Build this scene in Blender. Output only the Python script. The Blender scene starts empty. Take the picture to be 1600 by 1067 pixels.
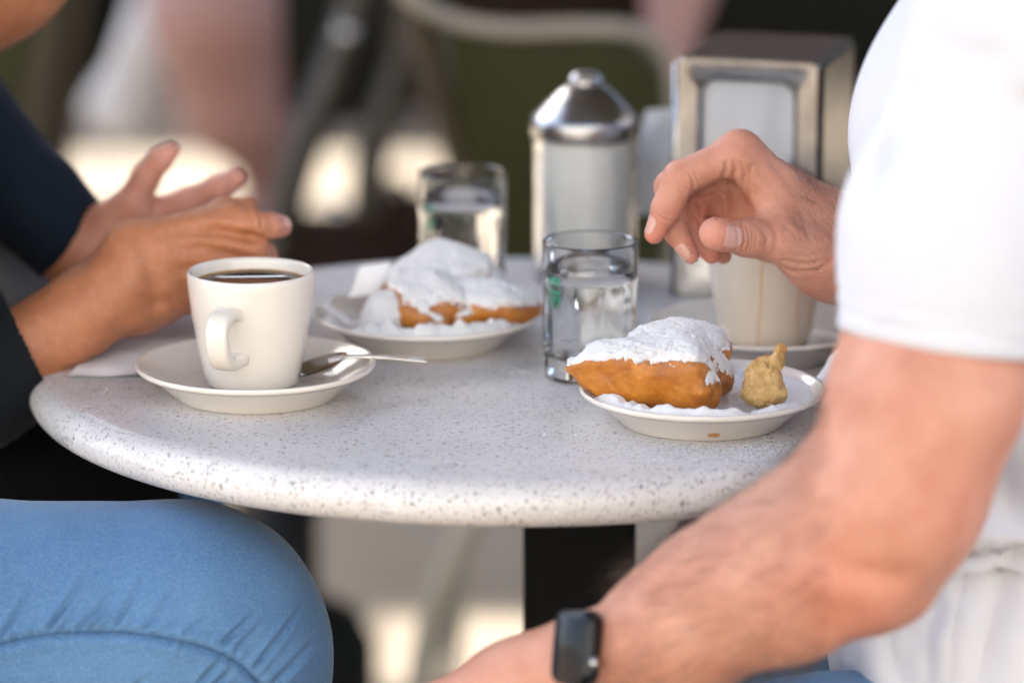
import bpy, bmesh, math, random
import numpy as np
from mathutils import Vector, Matrix

random.seed(4)
rng = np.random.default_rng(4)
S = bpy.context.scene
COL = S.collection
PI = math.pi

# ------------------------------------------------------------------ camera, sky, sun, exposure
cam_d = bpy.data.cameras.new('camera')
cam = bpy.data.objects.new('camera', cam_d)
COL.objects.link(cam)
cam.location = (0.0, -2.3428, 1.2988)
cam.rotation_euler = (math.radians(90 - 13.474), 0, 0)
cam_d.lens = 135.0
cam_d.sensor_width = 36.0
cam_d.clip_start = 0.05
cam_d.clip_end = 500
cam_d.dof.use_dof = True
cam_d.dof.focus_distance = 2.19
cam_d.dof.aperture_fstop = 3.0
cam_d.dof.aperture_blades = 0
S.camera = cam

SUN_EL, SUN_AZ = 46.0, 205.0      # the sun stands beyond the cafe and a little to the left; the street behind the photographer is sunlit
W = bpy.data.worlds.new('World')
S.world = W
W.use_nodes = True
wn = W.node_tree.nodes
sky = wn.new('ShaderNodeTexSky')
sky.sky_type = 'NISHITA'
sky.sun_disc = False
sky.sun_elevation = math.radians(SUN_EL)
sky.sun_rotation = math.radians(180 - SUN_AZ)
sky.air_density = 1.0
sky.dust_density = 2.5
sky.ozone_density = 0.7
W.node_tree.links.new(sky.outputs[0], wn['Background'].inputs[0])
wn['Background'].inputs[1].default_value = 0.14
sl = bpy.data.lights.new('sun', 'SUN')
sl.energy = 3.6
sl.angle = math.radians(0.5)
sl.color = (1.0, 0.95, 0.87)
sun = bpy.data.objects.new('sun', sl)
COL.objects.link(sun)
_a = math.radians(SUN_AZ); _e = math.radians(SUN_EL)
to_sun = Vector((math.sin(_a) * math.cos(_e), -math.cos(_a) * math.cos(_e), math.sin(_e)))
sun.rotation_euler = to_sun.to_track_quat('Z', 'Y').to_euler()
sun.location = (0, 0, 8)
S.view_settings.view_transform = 'Standard'
S.view_settings.look = 'None'
S.view_settings.gamma = 1.0
S.view_settings.use_curve_mapping = False
S.view_settings.exposure = 2.3
S.view_settings.use_white_balance = True
S.view_settings.white_balance_temperature = 6300
S.view_settings.white_balance_tint = 8
S.cycles.use_denoising = True
S.cycles.use_adaptive_sampling = True
S.cycles.adaptive_threshold = 0.02
S.cycles.max_bounces = 12
S.cycles.transmission_bounces = 12
S.cycles.sample_clamp_indirect = 6.0
S.cycles.caustics_refractive = True
S.cycles.caustics_reflective = False

# ------------------------------------------------------------------ materials
def srgb(r, g, b):
    f = lambda c: (c / 255 / 12.92) if c <= 10 else ((c / 255 + 0.055) / 1.055) ** 2.4
    return (f(r), f(g), f(b), 1)

class NT:
    def __init__(s, name):
        s.m = bpy.data.materials.new(name); s.m.use_nodes = True
        s.t = s.m.node_tree; s.n = s.t.nodes; s.b = s.n['Principled BSDF']
    def new(s, typ, **kw):
        n = s.n.new(typ)
        for k, v in kw.items():
            if k in n.inputs: n.inputs[k].default_value = v
            else: setattr(n, k, v)
        return n
    def link(s, a, b): s.t.links.new(a, b)
    def coord(s): return s.new('ShaderNodeTexCoord').outputs['Object']
    def noise(s, scale, detail=4, rough=0.55, vec=None, dist=0.0):
        n = s.new('ShaderNodeTexNoise'); n.inputs['Scale'].default_value = scale
        n.inputs['Detail'].default_value = detail; n.inputs['Roughness'].default_value = rough
        n.inputs['Distortion'].default_value = dist
        s.link(vec if vec is not None else s.coord(), n.inputs['Vector']); return n.outputs['Fac']
    def ramp(s, fac, stops):
        r = s.new('ShaderNodeValToRGB'); e = r.color_ramp.elements
        while len(e) < len(stops): e.new(0.5)
        for el, (p, c) in zip(e, stops):
            el.position = p; el.color = c if len(c) == 4 else (*c, 1)
        s.link(fac, r.inputs[0]); return r.outputs[0]
    def mix(s, fac, a, b, mode='MIX'):
        n = s.new('ShaderNodeMix', data_type='RGBA', blend_type=mode)
        for v, i in ((fac, 0), (a, 6), (b, 7)):
            if hasattr(v, 'links'): s.link(v, n.inputs[i])
            else: n.inputs[i].default_value = v
        return n.outputs[2]
    def math(s, op, a, b=0.5):
        n = s.new('ShaderNodeMath', operation=op)
        for v, i in ((a, 0), (b, 1)):
            if hasattr(v, 'links'): s.link(v, n.inputs[i])
            else: n.inputs[i].default_value = v
        return n.outputs[0]
    def bump(s, h, strength=0.3, dist=0.001, normal=None):
        n = s.new('ShaderNodeBump'); n.inputs['Strength'].default_value = strength; n.inputs['Distance'].default_value = dist
        s.link(h, n.inputs['Height'])
        if normal is not None: s.link(normal, n.inputs['Normal'])
        s.link(n.outputs[0], s.b.inputs['Normal']); return n.outputs[0]
    def set(s, **kw):
        names = dict(color='Base Color', rough='Roughness', metal='Metallic', ior='IOR', trans='Transmission Weight', sss='Subsurface Weight',
                     sss_scale='Subsurface Scale', sss_rad='Subsurface Radius', spec='Specular IOR Level', coat='Coat Weight', coat_rough='Coat Roughness', sheen='Sheen Weight', sheen_rough='Sheen Roughness')
        for k, v in kw.items():
            i = s.b.inputs[names[k]]
            if hasattr(v, 'links'): s.link(v, i)
            else: i.default_value = v
        return s

def simple(name, col, rough=0.5, metal=0.0, var=0.12, nscale=30, bump=0.0, bscale=200, bdist=0.0006, **kw):
    t = NT(name)
    c = Vector(col[:3])
    f = t.noise(nscale)
    t.set(color=t.ramp(f, [(0.3, tuple(c * (1 - var))), (0.7, tuple(c * (1 + var * 0.6)))]), rough=rough, metal=metal, **kw)
    if bump: t.bump(t.noise(bscale, 5), bump, bdist)
    return t.m

def glass(name, ior=1.45, col=(1, 1, 1, 1), rough=0.0):
    t = NT(name); t.set(color=col, rough=rough, ior=ior, trans=1.0)
    return t.m

M = {}
M['china'] = simple('cream_china', (0.72, 0.66, 0.59), 0.16, var=0.03, nscale=14, coat=0.25, coat_rough=0.06)
M['chrome'] = simple('brushed_chrome', (0.38, 0.37, 0.365), 0.27, 1.0, var=0.14, nscale=60)
M['holder_metal'] = simple('worn_holder_metal', (0.33, 0.32, 0.32), 0.19, 1.0, var=0.3, nscale=45, bump=0.1, bscale=60)
M['steel'] = simple('spoon_steel', (0.66, 0.62, 0.57), 0.17, 1.0, var=0.06)
M['glass'] = glass('clear_glass', 1.48, (0.985, 0.995, 0.99, 1))
M['water'] = glass('water', 1.333)
M['green_print'] = simple('green_print', (0.02, 0.22, 0.13), 0.5)
M['sugar_fill'] = simple('white_sugar', (0.88, 0.87, 0.85), 0.8, var=0.03, nscale=90, bump=0.15, bscale=900)
M['napkin'] = simple('paper_napkin', (0.85, 0.84, 0.84), 0.85, var=0.03, nscale=40, bump=0.2, bscale=500, bdist=0.0004)
M['black_metal'] = simple('black_metal', (0.003, 0.003, 0.003), 0.6, var=0.3, spec=0.15)
M['olive_vinyl'] = simple('olive_vinyl', (0.021, 0.0205, 0.0022), 0.6, spec=0.2, var=0.2, nscale=8)
M['cream_tube'] = simple('cream_metal_tube', (0.26, 0.23, 0.18), 0.4, 0.0, var=0.15)
M['tube_brown'] = simple('brown_metal_tube', (0.040, 0.030, 0.017), 0.5, spec=0.2)
M['tube_dark'] = simple('bronze_metal_tube', (0.018, 0.0135, 0.010), 0.35, 0.0, spec=0.5, var=0.3)
M['dark_vinyl'] = simple('dark_vinyl', (0.004, 0.004, 0.002), 0.7, spec=0.1, var=0.3)
M['brown_leather'] = simple('brown_leather', (0.014, 0.0065, 0.003), 0.7, spec=0.15, var=0.3, nscale=20)
M['watch_black'] = simple('watch_rubber', (0.008, 0.008, 0.009), 0.4)
M['watch_case'] = simple('watch_case', (0.02, 0.021, 0.024), 0.22, 0.7)
M['screen'] = simple('watch_glass', (0.010, 0.009, 0.011), 0.16, var=0.02, spec=0.25)
M['canopy'] = simple('canopy_canvas', (0.10, 0.095, 0.075), 0.8, var=0.08)
M['stucco'] = simple('pale_stucco', (0.74, 0.71, 0.66), 0.85, var=0.08, nscale=0.6)
M['brick_wall'] = simple('dark_brick_wall', (0.075, 0.045, 0.032), 0.85, var=0.25, nscale=2)
M['shutter'] = simple('green_shutter', (0.05, 0.09, 0.06), 0.5)
M['hair_dark'] = simple('dark_hair', (0.02, 0.013, 0.009), 0.45)
M['arm_hair'] = simple('arm_hair', (0.06, 0.032, 0.018), 0.5)
M['nail'] = simple('fingernail', (0.58, 0.33, 0.265), 0.3, var=0.06, sss=0.2, sss_scale=0.002, sss_rad=(1, 0.4, 0.3))
M['white_cloth'] = simple('white_shorts_cloth', (0.42, 0.41, 0.42), 0.85)

def skin(name, base, warm, dark):
    t = NT(name)
    a = t.new('ShaderNodeAttribute', attribute_name='warm').outputs['Fac']
    n1 = t.noise(38, 5, 0.6)
    n2 = t.noise(260, 3, 0.6)
    c = t.mix(t.ramp(n1, [(0.34, (0, 0, 0)), (0.7, (1, 1, 1))]), base, dark)
    c = t.mix(a, c, warm)
    c = t.mix(t.ramp(n2, [(0.52, (0, 0, 0)), (0.78, (0.30, 0.30, 0.30))]), c, warm)
    t.set(color=c, rough=0.44, spec=0.42, sss=0.16, sss_scale=0.006, sss_rad=(1.0, 0.36, 0.2))
    v = t.new('ShaderNodeTexVoronoi', feature='DISTANCE_TO_EDGE'); v.inputs['Scale'].default_value = 620
    t.link(t.coord(), v.inputs['Vector'])
    h = t.math('ADD', t.math('MULTIPLY', t.ramp(v.outputs['Distance'], [(0.0, (0, 0, 0)), (0.12, (1, 1, 1))]), 0.5), t.noise(900, 3))
    t.bump(h, 0.55, 0.0004)
    return t.m
M['skin_man'] = skin('fair_skin', (0.57, 0.285, 0.195, 1), (0.60, 0.175, 0.115, 1), (0.46, 0.195, 0.125, 1))
M['skin_woman'] = skin('tanned_skin', (0.43, 0.175, 0.082, 1), (0.62, 0.30, 0.25, 1), (0.34, 0.125, 0.055, 1))
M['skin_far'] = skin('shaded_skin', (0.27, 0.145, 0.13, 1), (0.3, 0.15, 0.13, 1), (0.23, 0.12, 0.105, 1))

def table_mat():
    t = NT('speckled_solid_surface')
    co = t.coord()
    base = t.ramp(t.noise(22, 5), [(0.3, (0.555, 0.53, 0.52)), (0.7, (0.635, 0.61, 0.60))])
    wob = t.new('ShaderNodeMapping'); t.link(co, wob.inputs[0])
    for sc, hole, col, dens in ((260, 0.24, (0.14, 0.13, 0.135, 1), 0.42), (420, 0.33, (0.30, 0.28, 0.28, 1), 0.62), (150, 0.20, (0.08, 0.078, 0.08, 1), 0.22), (330, 0.32, (0.36, 0.32, 0.30, 1), 0.6), (300, 0.22, (0.78, 0.77, 0.76, 1), 0.3)):
        v = t.new('ShaderNodeTexVoronoi', feature='F1'); v.inputs['Scale'].default_value = sc; v.inputs['Randomness'].default_value = 1.0
        nz = t.new('ShaderNodeTexNoise'); nz.inputs['Scale'].default_value = sc * 1.6; nz.inputs['Detail'].default_value = 2; t.link(co, nz.inputs['Vector'])
        ad = t.new('ShaderNodeVectorMath', operation='SCALE'); t.link(nz.outputs['Color'], ad.inputs[0]); ad.inputs['Scale'].default_value = 0.9 / sc
        ad2 = t.new('ShaderNodeVectorMath', operation='ADD'); t.link(co, ad2.inputs[0]); t.link(ad.outputs[0], ad2.inputs[1])
        t.link(ad2.outputs[0], v.inputs['Vector'])
        sep = t.new('ShaderNodeSeparateColor'); t.link(v.outputs['Color'], sep.inputs[0])
        near = t.math('LESS_THAN', v.outputs['Distance'], t.math('MULTIPLY', t.math('ADD', sep.outputs[1], 0.35), hole))
        on = t.math('MULTIPLY', near, t.math('LESS_THAN', sep.outputs[0], dens))
        base = t.mix(t.math('MULTIPLY', on, t.math('ADD', t.math('MULTIPLY', sep.outputs[2], 0.6), 0.35)), base, col)
    t.set(color=base, rough=t.ramp(t.noise(9, 4), [(0.35, (0.27, 0.27, 0.27)), (0.65, (0.4, 0.4, 0.4))]), spec=0.45)
    t.bump(t.noise(150, 4), 0.05, 0.0005)
    return t.m
M['table'] = table_mat()

def denim_mat():
    t = NT('blue_denim')
    co = t.coord()
    mp = t.new('ShaderNodeMapping'); t.link(co, mp.inputs[0]); mp.inputs['Rotation'].default_value = (0, math.radians(24), 0)
    w = t.new('ShaderNodeTexWave', bands_direction='X'); w.inputs['Scale'].default_value = 330; w.inputs['Distortion'].default_value = 2.5; w.inputs['Detail'].default_value = 2; w.inputs['Detail Scale'].default_value = 3
    t.link(mp.outputs[0], w.inputs['Vector'])
    st = t.new('ShaderNodeMapping'); t.link(co, st.inputs[0]); st.inputs['Scale'].default_value = (0.3, 1, 1)
    sl_ = t.noise(700, 3, 0.7, st.outputs[0])
    slub = t.noise(900, 2, 0.6)
    big = t.noise(11, 4)
    c = t.ramp(big, [(0.3, (0.030, 0.092, 0.215)), (0.7, (0.050, 0.130, 0.27))])
    c = t.mix(t.ramp(sl_, [(0.35, (0, 0, 0)), (0.75, (0.38, 0.38, 0.38))]), c, (0.13, 0.235, 0.38, 1))
    c = t.mix(t.ramp(slub, [(0.45, (0, 0, 0)), (0.8, (0.4, 0.4, 0.4))]), c, (0.05, 0.13, 0.27, 1))
    c = t.mix(t.math('MULTIPLY', w.outputs['Fac'], 0.18), c, (0.27, 0.40, 0.56, 1))
    fade = t.ramp(t.noise(5.5, 3), [(0.42, (0, 0, 0)), (0.68, (0.42, 0.42, 0.42))])
    c = t.mix(fade, c, (0.14, 0.28, 0.46, 1))
    grain_ = t.noise(1300, 2, 0.7)
    c = t.mix(t.ramp(grain_, [(0.5, (0, 0, 0)), (0.75, (0.36, 0.36, 0.36))]), c, (0.32, 0.46, 0.63, 1))
    t.set(color=c, rough=0.85, sheen=0.22, sheen_rough=0.4, spec=0.2)
    t.bump(t.math('ADD', w.outputs['Fac'], t.math('MULTIPLY', slub, 1.2)), 0.35, 0.0004)
    return t.m
M['denim'] = denim_mat()
M['seam_thread'] = simple('denim_seam', (0.05, 0.12, 0.24), 0.8)

def knit(name, col, scale=700, sheen=0.1, var=0.12):
    t = NT(name); c = Vector(col)
    t.set(color=t.ramp(t.noise(60, 4), [(0.3, tuple(c * (1 - var))), (0.7, tuple(c * (1 + var * 0.5)))]), rough=0.9, sheen=sheen, spec=0.15)
    v = t.new('ShaderNodeTexVoronoi'); v.inputs['Scale'].default_value = scale; t.link(t.coord(), v.inputs['Vector'])
    t.bump(v.outputs['Distance'], 0.35, 0.0006)
    return t.m
M['tshirt'] = knit('white_cotton', (0.575, 0.575, 0.62), 1100, 0.1, 0.015)
M['navy_knit'] = knit('navy_knit', (0.006, 0.010, 0.019), 500, 0.05)
M['black_knit'] = knit('black_knit', (0.0055, 0.007, 0.010), 480, 0.05)
M['grey_shirt'] = knit('grey_shirt', (0.25, 0.235, 0.235), 900)
M['black_cloth'] = knit('black_cloth', (0.005, 0.005, 0.006), 700, 0.0)

def dough_mat():
    t = NT('fried_dough')
    n = t.noise(70, 5, 0.6); n2 = t.noise(240, 5, 0.65); n3 = t.noise(28, 3)
    c = t.ramp(n, [(0.28, (0.30, 0.085, 0.009)), (0.5, (0.47, 0.165, 0.016)), (0.72, (0.60, 0.25, 0.032))])
    c = t.mix(t.ramp(n3, [(0.45, (0, 0, 0)), (0.75, (0.55, 0.55, 0.55))]), c, (0.22, 0.06, 0.012, 1))
    c = t.mix(t.ramp(n2, [(0.6, (0, 0, 0)), (0.75, (0.5, 0.5, 0.5))]), c, (0.62, 0.33, 0.10, 1))
    rim = t.new('ShaderNodeAttribute', attribute_name='rim').outputs['Fac']
    c = t.mix(t.math('MULTIPLY', rim, t.ramp(t.noise(130, 4), [(0.35, (0, 0, 0)), (0.65, (0.85, 0.85, 0.85))])), c, (0.15, 0.040, 0.006, 1))
    a = t.new('ShaderNodeAttribute', attribute_name='dust').outputs['Fac']
    sp = t.math('GREATER_THAN', t.math('ADD', a, t.math('MULTIPLY', t.math('ADD', t.noise(1700, 3, 0.7), t.noise(420, 2)), 0.5)), 0.98)
    c = t.mix(t.math('MULTIPLY', sp, 0.9), c, (0.86, 0.84, 0.83, 1))
    t.set(color=c, rough=t.ramp(n2, [(0.3, (0.3, 0.3, 0.3)), (0.7, (0.55, 0.55, 0.55))]), spec=0.5, sss=0.08, sss_scale=0.003, sss_rad=(1, 0.5, 0.2))
    t.bump(t.math('ADD', n2, t.noise(650, 4)), 0.4, 0.0009)
    return t.m
M['dough'] = dough_mat()
def crumb_mat():
    t = NT('torn_dough_crumb')
    n = t.noise(160, 5, 0.65)
    a = t.new('ShaderNodeAttribute', attribute_name='crust').outputs['Fac']
    c = t.ramp(n, [(0.3, (0.47, 0.275, 0.09)), (0.7, (0.70, 0.475, 0.21))])
    c = t.mix(a, c, (0.40, 0.13, 0.018, 1))
    t.set(color=c, rough=0.75, spec=0.3, sss=0.15, sss_scale=0.003, sss_rad=(1, 0.7, 0.35))
    t.bump(t.math('ADD', n, t.noise(500, 4)), 0.9, 0.0016)
    return t.m
M['crumb'] = crumb_mat()
def sugar_mat():
    t = NT('powdered_sugar')
    t.set(color=(0.89, 0.88, 0.875, 1), rough=0.9, spec=0.2, sss=0.25, sss_scale=0.002, sss_rad=(1, 1, 1))
    t.bump(t.math('ADD', t.noise(1000, 5, 0.8), t.noise(2400, 2)), 0.9, 0.0010)
    return t.m
M['powder'] = sugar_mat()
def coffee_mat():
    t = NT('black_coffee_with_crema')
    fl = t.new('ShaderNodeMapping'); fl.inputs['Scale'].default_value = (1, 1, 0); t.link(t.coord(), fl.inputs[0])
    sp = t.new('ShaderNodeVectorMath', operation='LENGTH'); t.link(fl.outputs[0], sp.inputs[0])
    r = t.math('DIVIDE', sp.outputs['Value'], 0.0375)
    r = t.math('ADD', r, t.math('MULTIPLY', t.math('SUBTRACT', t.noise(70, 4), 0.5), 0.16))
    c = t.ramp(r, [(0.62, (0.012, 0.006, 0.003)), (0.78, (0.06, 0.026, 0.007)), (0.86, (0.26, 0.12, 0.024)), (0.95, (0.45, 0.26, 0.08))])
    t.set(color=c, rough=0.08, spec=0.5)
    return t.m
M['coffee'] = coffee_mat()
def stained_china():
    t = NT('milk_stained_china')
    co = t.coord(); sx = t.new('ShaderNodeSeparateXYZ'); t.link(co, sx.inputs[0])
    wob = t.math('MULTIPLY', t.math('SUBTRACT', t.noise(40, 3), 0.5), 0.006)
    fac = None
    for x0, wd in ((-0.0075, 0.0016), (0.0195, 0.0013), (0.0275, 0.0016)):
        lean = t.math('MULTIPLY', sx.outputs[2], -0.06 if x0 < 0 else 0.05)
        d = t.math('ABSOLUTE', t.math('SUBTRACT', t.math('ADD', t.math('ADD', sx.outputs[0], wob), lean), x0))
        f = t.ramp(t.math('DIVIDE', d, wd), [(0.25, (0.5, 0.5, 0.5)), (1.0, (0, 0, 0))])
        fac = f if fac is None else t.math('MAXIMUM', fac, f)
    c = t.mix(fac, (0.70, 0.62, 0.52, 1), (0.60, 0.35, 0.11, 1))
    t.set(color=c, rough=0.18, coat=0.2)
    return t.m
M['china_stained'] = stained_china()
def ground_mat():
    t = NT('concrete_paving')
    c = t.ramp(t.noise(3, 6), [(0.3, (0.25, 0.19, 0.13)), (0.7, (0.34, 0.265, 0.185))])
    c = t.mix(t.ramp(t.noise(45, 5), [(0.4, (0, 0, 0)), (0.8, (0.5, 0.5, 0.5))]), c, (0.16, 0.125, 0.095, 1))
    t.set(color=c, rough=0.85); t.bump(t.noise(80, 5), 0.3, 0.003)
    return t.m
M['ground'] = ground_mat()

# ------------------------------------------------------------------ object helpers
def link_mesh(name, me, mat, parent=None, smooth=True):
    if mat is not None: me.materials.append(mat)
    if smooth:
        me.polygons.foreach_set('use_smooth', [True] * len(me.polygons))
    o = bpy.data.objects.new(name, me); COL.objects.link(o)
    if parent is not None:
        o.parent = parent
        Mw = parent.matrix_basis.copy(); p = parent
        while p.parent: p = p.parent; Mw = p.matrix_basis @ Mw
        me.transform(Mw.inverted())
    return o
def from_np(name, V, F, mat, parent=None, smooth=True, attrs=None):
    me = bpy.data.meshes.new(name)
    me.from_pydata(np.asarray(V).tolist(), [], np.asarray(F).tolist() if isinstance(F, np.ndarray) else F); me.update()
    if attrs:
        for k, v in attrs.items():
            a = me.attributes.new(k, 'FLOAT', 'POINT'); a.data.foreach_set('value', np.asarray(v, dtype=np.float32))
    return link_mesh(name, me, mat, parent, smooth)
def from_bm(name, bm, mat, parent=None, smooth=True, auto=None):
    me = bpy.data.meshes.new(name)
    bmesh.ops.recalc_face_normals(bm, faces=bm.faces)
    bm.to_mesh(me); bm.free()
    o = link_mesh(name, me, mat, parent, smooth)
    if auto is not None:
        me.set_sharp_from_angle(angle=math.radians(auto))
    return o
def thing(name, label, cat, loc, group=None, rotz=0.0):
    o = bpy.data.objects.new(name, None); COL.objects.link(o)
    o.location = loc; o.rotation_euler = (0, 0, rotz); o.empty_display_size = 0.02
    tag(o, label, cat, group); return o
def tag(o, label, cat, group=None):
    o['label'] = label; o['category'] = cat
    if group: o['group'] = group
    return o
def kind(o, k): o['kind'] = k; return o
def lathe(bm, prof, seg=96, c=(0, 0, 0), facets=None):
    rings = []
    for r, z in prof:
        if r < 1e-6: rings.append([bm.verts.new((c[0], c[1], c[2] + z))]); continue
        ring = []
        for i in range(seg):
            a = 2 * PI * i / seg; rr = r * (facets(a, z) if facets else 1)
            ring.append(bm.verts.new((c[0] + rr * math.cos(a), c[1] + rr * math.sin(a), c[2] + z)))
        rings.append(ring)
    for A, B in zip(rings, rings[1:]):
        for i in range(seg):
            j = (i + 1) % seg
            if len(A) == 1 and len(B) == 1: continue
            if len(A) == 1: bm.faces.new((A[0], B[i], B[j]))
            elif len(B) == 1: bm.faces.new((A[i], A[j], B[0]))
            else: bm.faces.new((A[i], A[j], B[j], B[i]))
    return bm
def spline(pts, n=10):
    P = [np.array(p, float) for p in pts]; out = []
    for i in range(len(P) - 1):
        p0 = P[max(i - 1, 0)]; p1 = P[i]; p2 = P[i + 1]; p3 = P[min(i + 2, len(P) - 1)]
        for k in range(n):
            t = k / n
            out.append(0.5 * ((2 * p1) + (-p0 + p2) * t + (2 * p0 - 5 * p1 + 4 * p2 - p3) * t * t + (-p0 + 3 * p1 - 3 * p2 + p3) * t ** 3))
    out.append(P[-1]); return out
def tube(bm, pts, r, seg=12, flat=None, caps=True):
    """sweep a round (or flat = (half width, half thickness, width axis)) section along pts"""
    P = [Vector(p) for p in pts]; rings = []
    rs = r if hasattr(r, '__len__') else [r] * len(P)
    up = None
    for i, p in enumerate(P):
        d = (P[min(i + 1, len(P) - 1)] - P[max(i - 1, 0)]).normalized()
        if flat:
            u = Vector(flat[2]); u = (u - d * u.dot(d)).normalized(); v = d.cross(u)
            hw, ht = flat[0], flat[1]
            if hasattr(hw, '__len__'): hw = hw[i]
            sec = []
            for k in range(seg):
                a = 2 * PI * k / seg; ca, sa = math.cos(a), math.sin(a)
                e = 0.55
                sec.append(p + u * hw * math.copysign(abs(ca) ** e, ca) + v * ht * math.copysign(abs(sa) ** e, sa))
        else:
            if up is None: up = Vector((0, 0, 1)) if abs(d.z) < 0.9 else Vector((1, 0, 0))
            u = (up - d * up.dot(d)).normalized(); up = u; v = d.cross(u)
            sec = [p + (u * math.cos(2 * PI * k / seg) + v * math.sin(2 * PI * k / seg)) * rs[i] for k in range(seg)]
        rings.append([bm.verts.new(s) for s in sec])
    for A, B in zip(rings, rings[1:]):
        for k in range(seg):
            j = (k + 1) % seg; bm.faces.new((A[k], A[j], B[j], B[k]))
    if caps: bm.faces.new(rings[0][::-1]); bm.faces.new(rings[-1])
    return bm
def rbox(bm, lo, hi, bev=0.0, seg=2):
    r = bmesh.ops.create_cube(bm, size=1.0); vs = r['verts']
    for v in vs:
        v.co = Vector([lo[k] + (v.co[k] + 0.5) * (hi[k] - lo[k]) for k in range(3)])
    if bev:
        es = list({e for v in vs for e in v.link_edges})
        bmesh.ops.bevel(bm, geom=es, offset=bev, segments=seg, profile=0.5, affect='EDGES')
    return bm

# ------------------------------------------------------------------ numpy noise and implicit surfaces
def _hash(ix, iy, iz, seed):
    h = (ix * 374761393 + iy * 668265263 + iz * 1274126177 + seed * 974634777) & 0xFFFFFFFF
    h = ((h ^ (h >> 13)) * 1274126177) & 0xFFFFFFFF
    return ((h ^ (h >> 16)) & 0xFFFFFF) / float(0xFFFFFF)
def vnoise(P, freq, seed=0):
    Q = np.asarray(P, float) * freq + 100.0
    I = np.floor(Q).astype(np.int64); f = Q - I; f = f * f * (3 - 2 * f)
    out = 0
    for dx in (0, 1):
        for dy in (0, 1):
            for dz in (0, 1):
                w = (f[..., 0] if dx else 1 - f[..., 0]) * (f[..., 1] if dy else 1 - f[..., 1]) * (f[..., 2] if dz else 1 - f[..., 2])
                out = out + w * _hash(I[..., 0] + dx, I[..., 1] + dy, I[..., 2] + dz, seed)
    return out * 2 - 1
def fbm(P, freq, oct=3, seed=0):
    return sum(vnoise(P, freq * 2 ** i, seed + i * 7) * 0.5 ** i for i in range(oct))

A_ = np.array
def cap(a, b, ra, rb=None, k=0.006, op='u'):
    a = A_(a, float); b = A_(b, float); rb = ra if rb is None else rb; R = max(ra, rb)
    def f(P):
        ab = b - a; t = np.clip(((P - a) @ ab) / max(ab @ ab, 1e-12), 0, 1)
        return np.linalg.norm(P - a - t[..., None] * ab, axis=-1) - (ra + (rb - ra) * t)
    return (f, np.minimum(a, b) - R, np.maximum(a, b) + R, k, op)
def ell(c, r, rot=None, k=0.006, op='u'):
    c = A_(c, float); r = A_(r, float); Rm = np.eye(3) if rot is None else A_(rot, float)
    def f(P):
        q = (P - c) @ Rm; k0 = np.linalg.norm(q / r, axis=-1); k1 = np.linalg.norm(q / r ** 2, axis=-1)
        return k0 * (k0 - 1) / np.maximum(k1, 1e-9)
    m = r.max(); return (f, c - m, c + m, k, op)
def chain(pts, rs, k=0.006):
    return [cap(pts[i], pts[i + 1], rs[i], rs[i + 1], k) for i in range(len(pts) - 1)]
def plane(p, n, lo, hi, k=0.001):
    """cut away everything on the side of n"""
    p = A_(p, float); n = A_(n, float); n = n / np.linalg.norm(n)
    return ((lambda P: -((P - p) @ n)), A_(lo, float), A_(hi, float), k, 's')
def grid_axes(lo, hi, h):
    return [np.arange(lo[i], hi[i] + h, h) for i in range(3)]
def field(prims, lo, hi, h):
    ax = grid_axes(lo, hi, h); g = np.full([len(a) for a in ax], 1.0, np.float32)
    for f, plo, phi, k, op in prims:
        pad = 4 * h + 1.5 * k + 0.004
        sl = []
        for i in range(3):
            i0 = int(np.searchsorted(ax[i], plo[i] - pad)); i1 = int(np.searchsorted(ax[i], phi[i] + pad))
            sl.append(slice(i0, i1))
        if any(s.stop - s.start < 1 for s in sl): continue
        P = np.stack(np.meshgrid(ax[0][sl[0]], ax[1][sl[1]], ax[2][sl[2]], indexing='ij'), -1)
        d = f(P).astype(np.float32); cur = g[tuple(sl)]
        if op == 'u':
            hh = np.maximum(k - np.abs(cur - d), 0) / k
            g[tuple(sl)] = np.minimum(cur, d) - hh * hh * k * 0.25
        elif op == 's':
            hh = np.maximum(k - np.abs(cur + d), 0) / k
            g[tuple(sl)] = np.maximum(cur, -d) + hh * hh * k * 0.25
    return g
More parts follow.
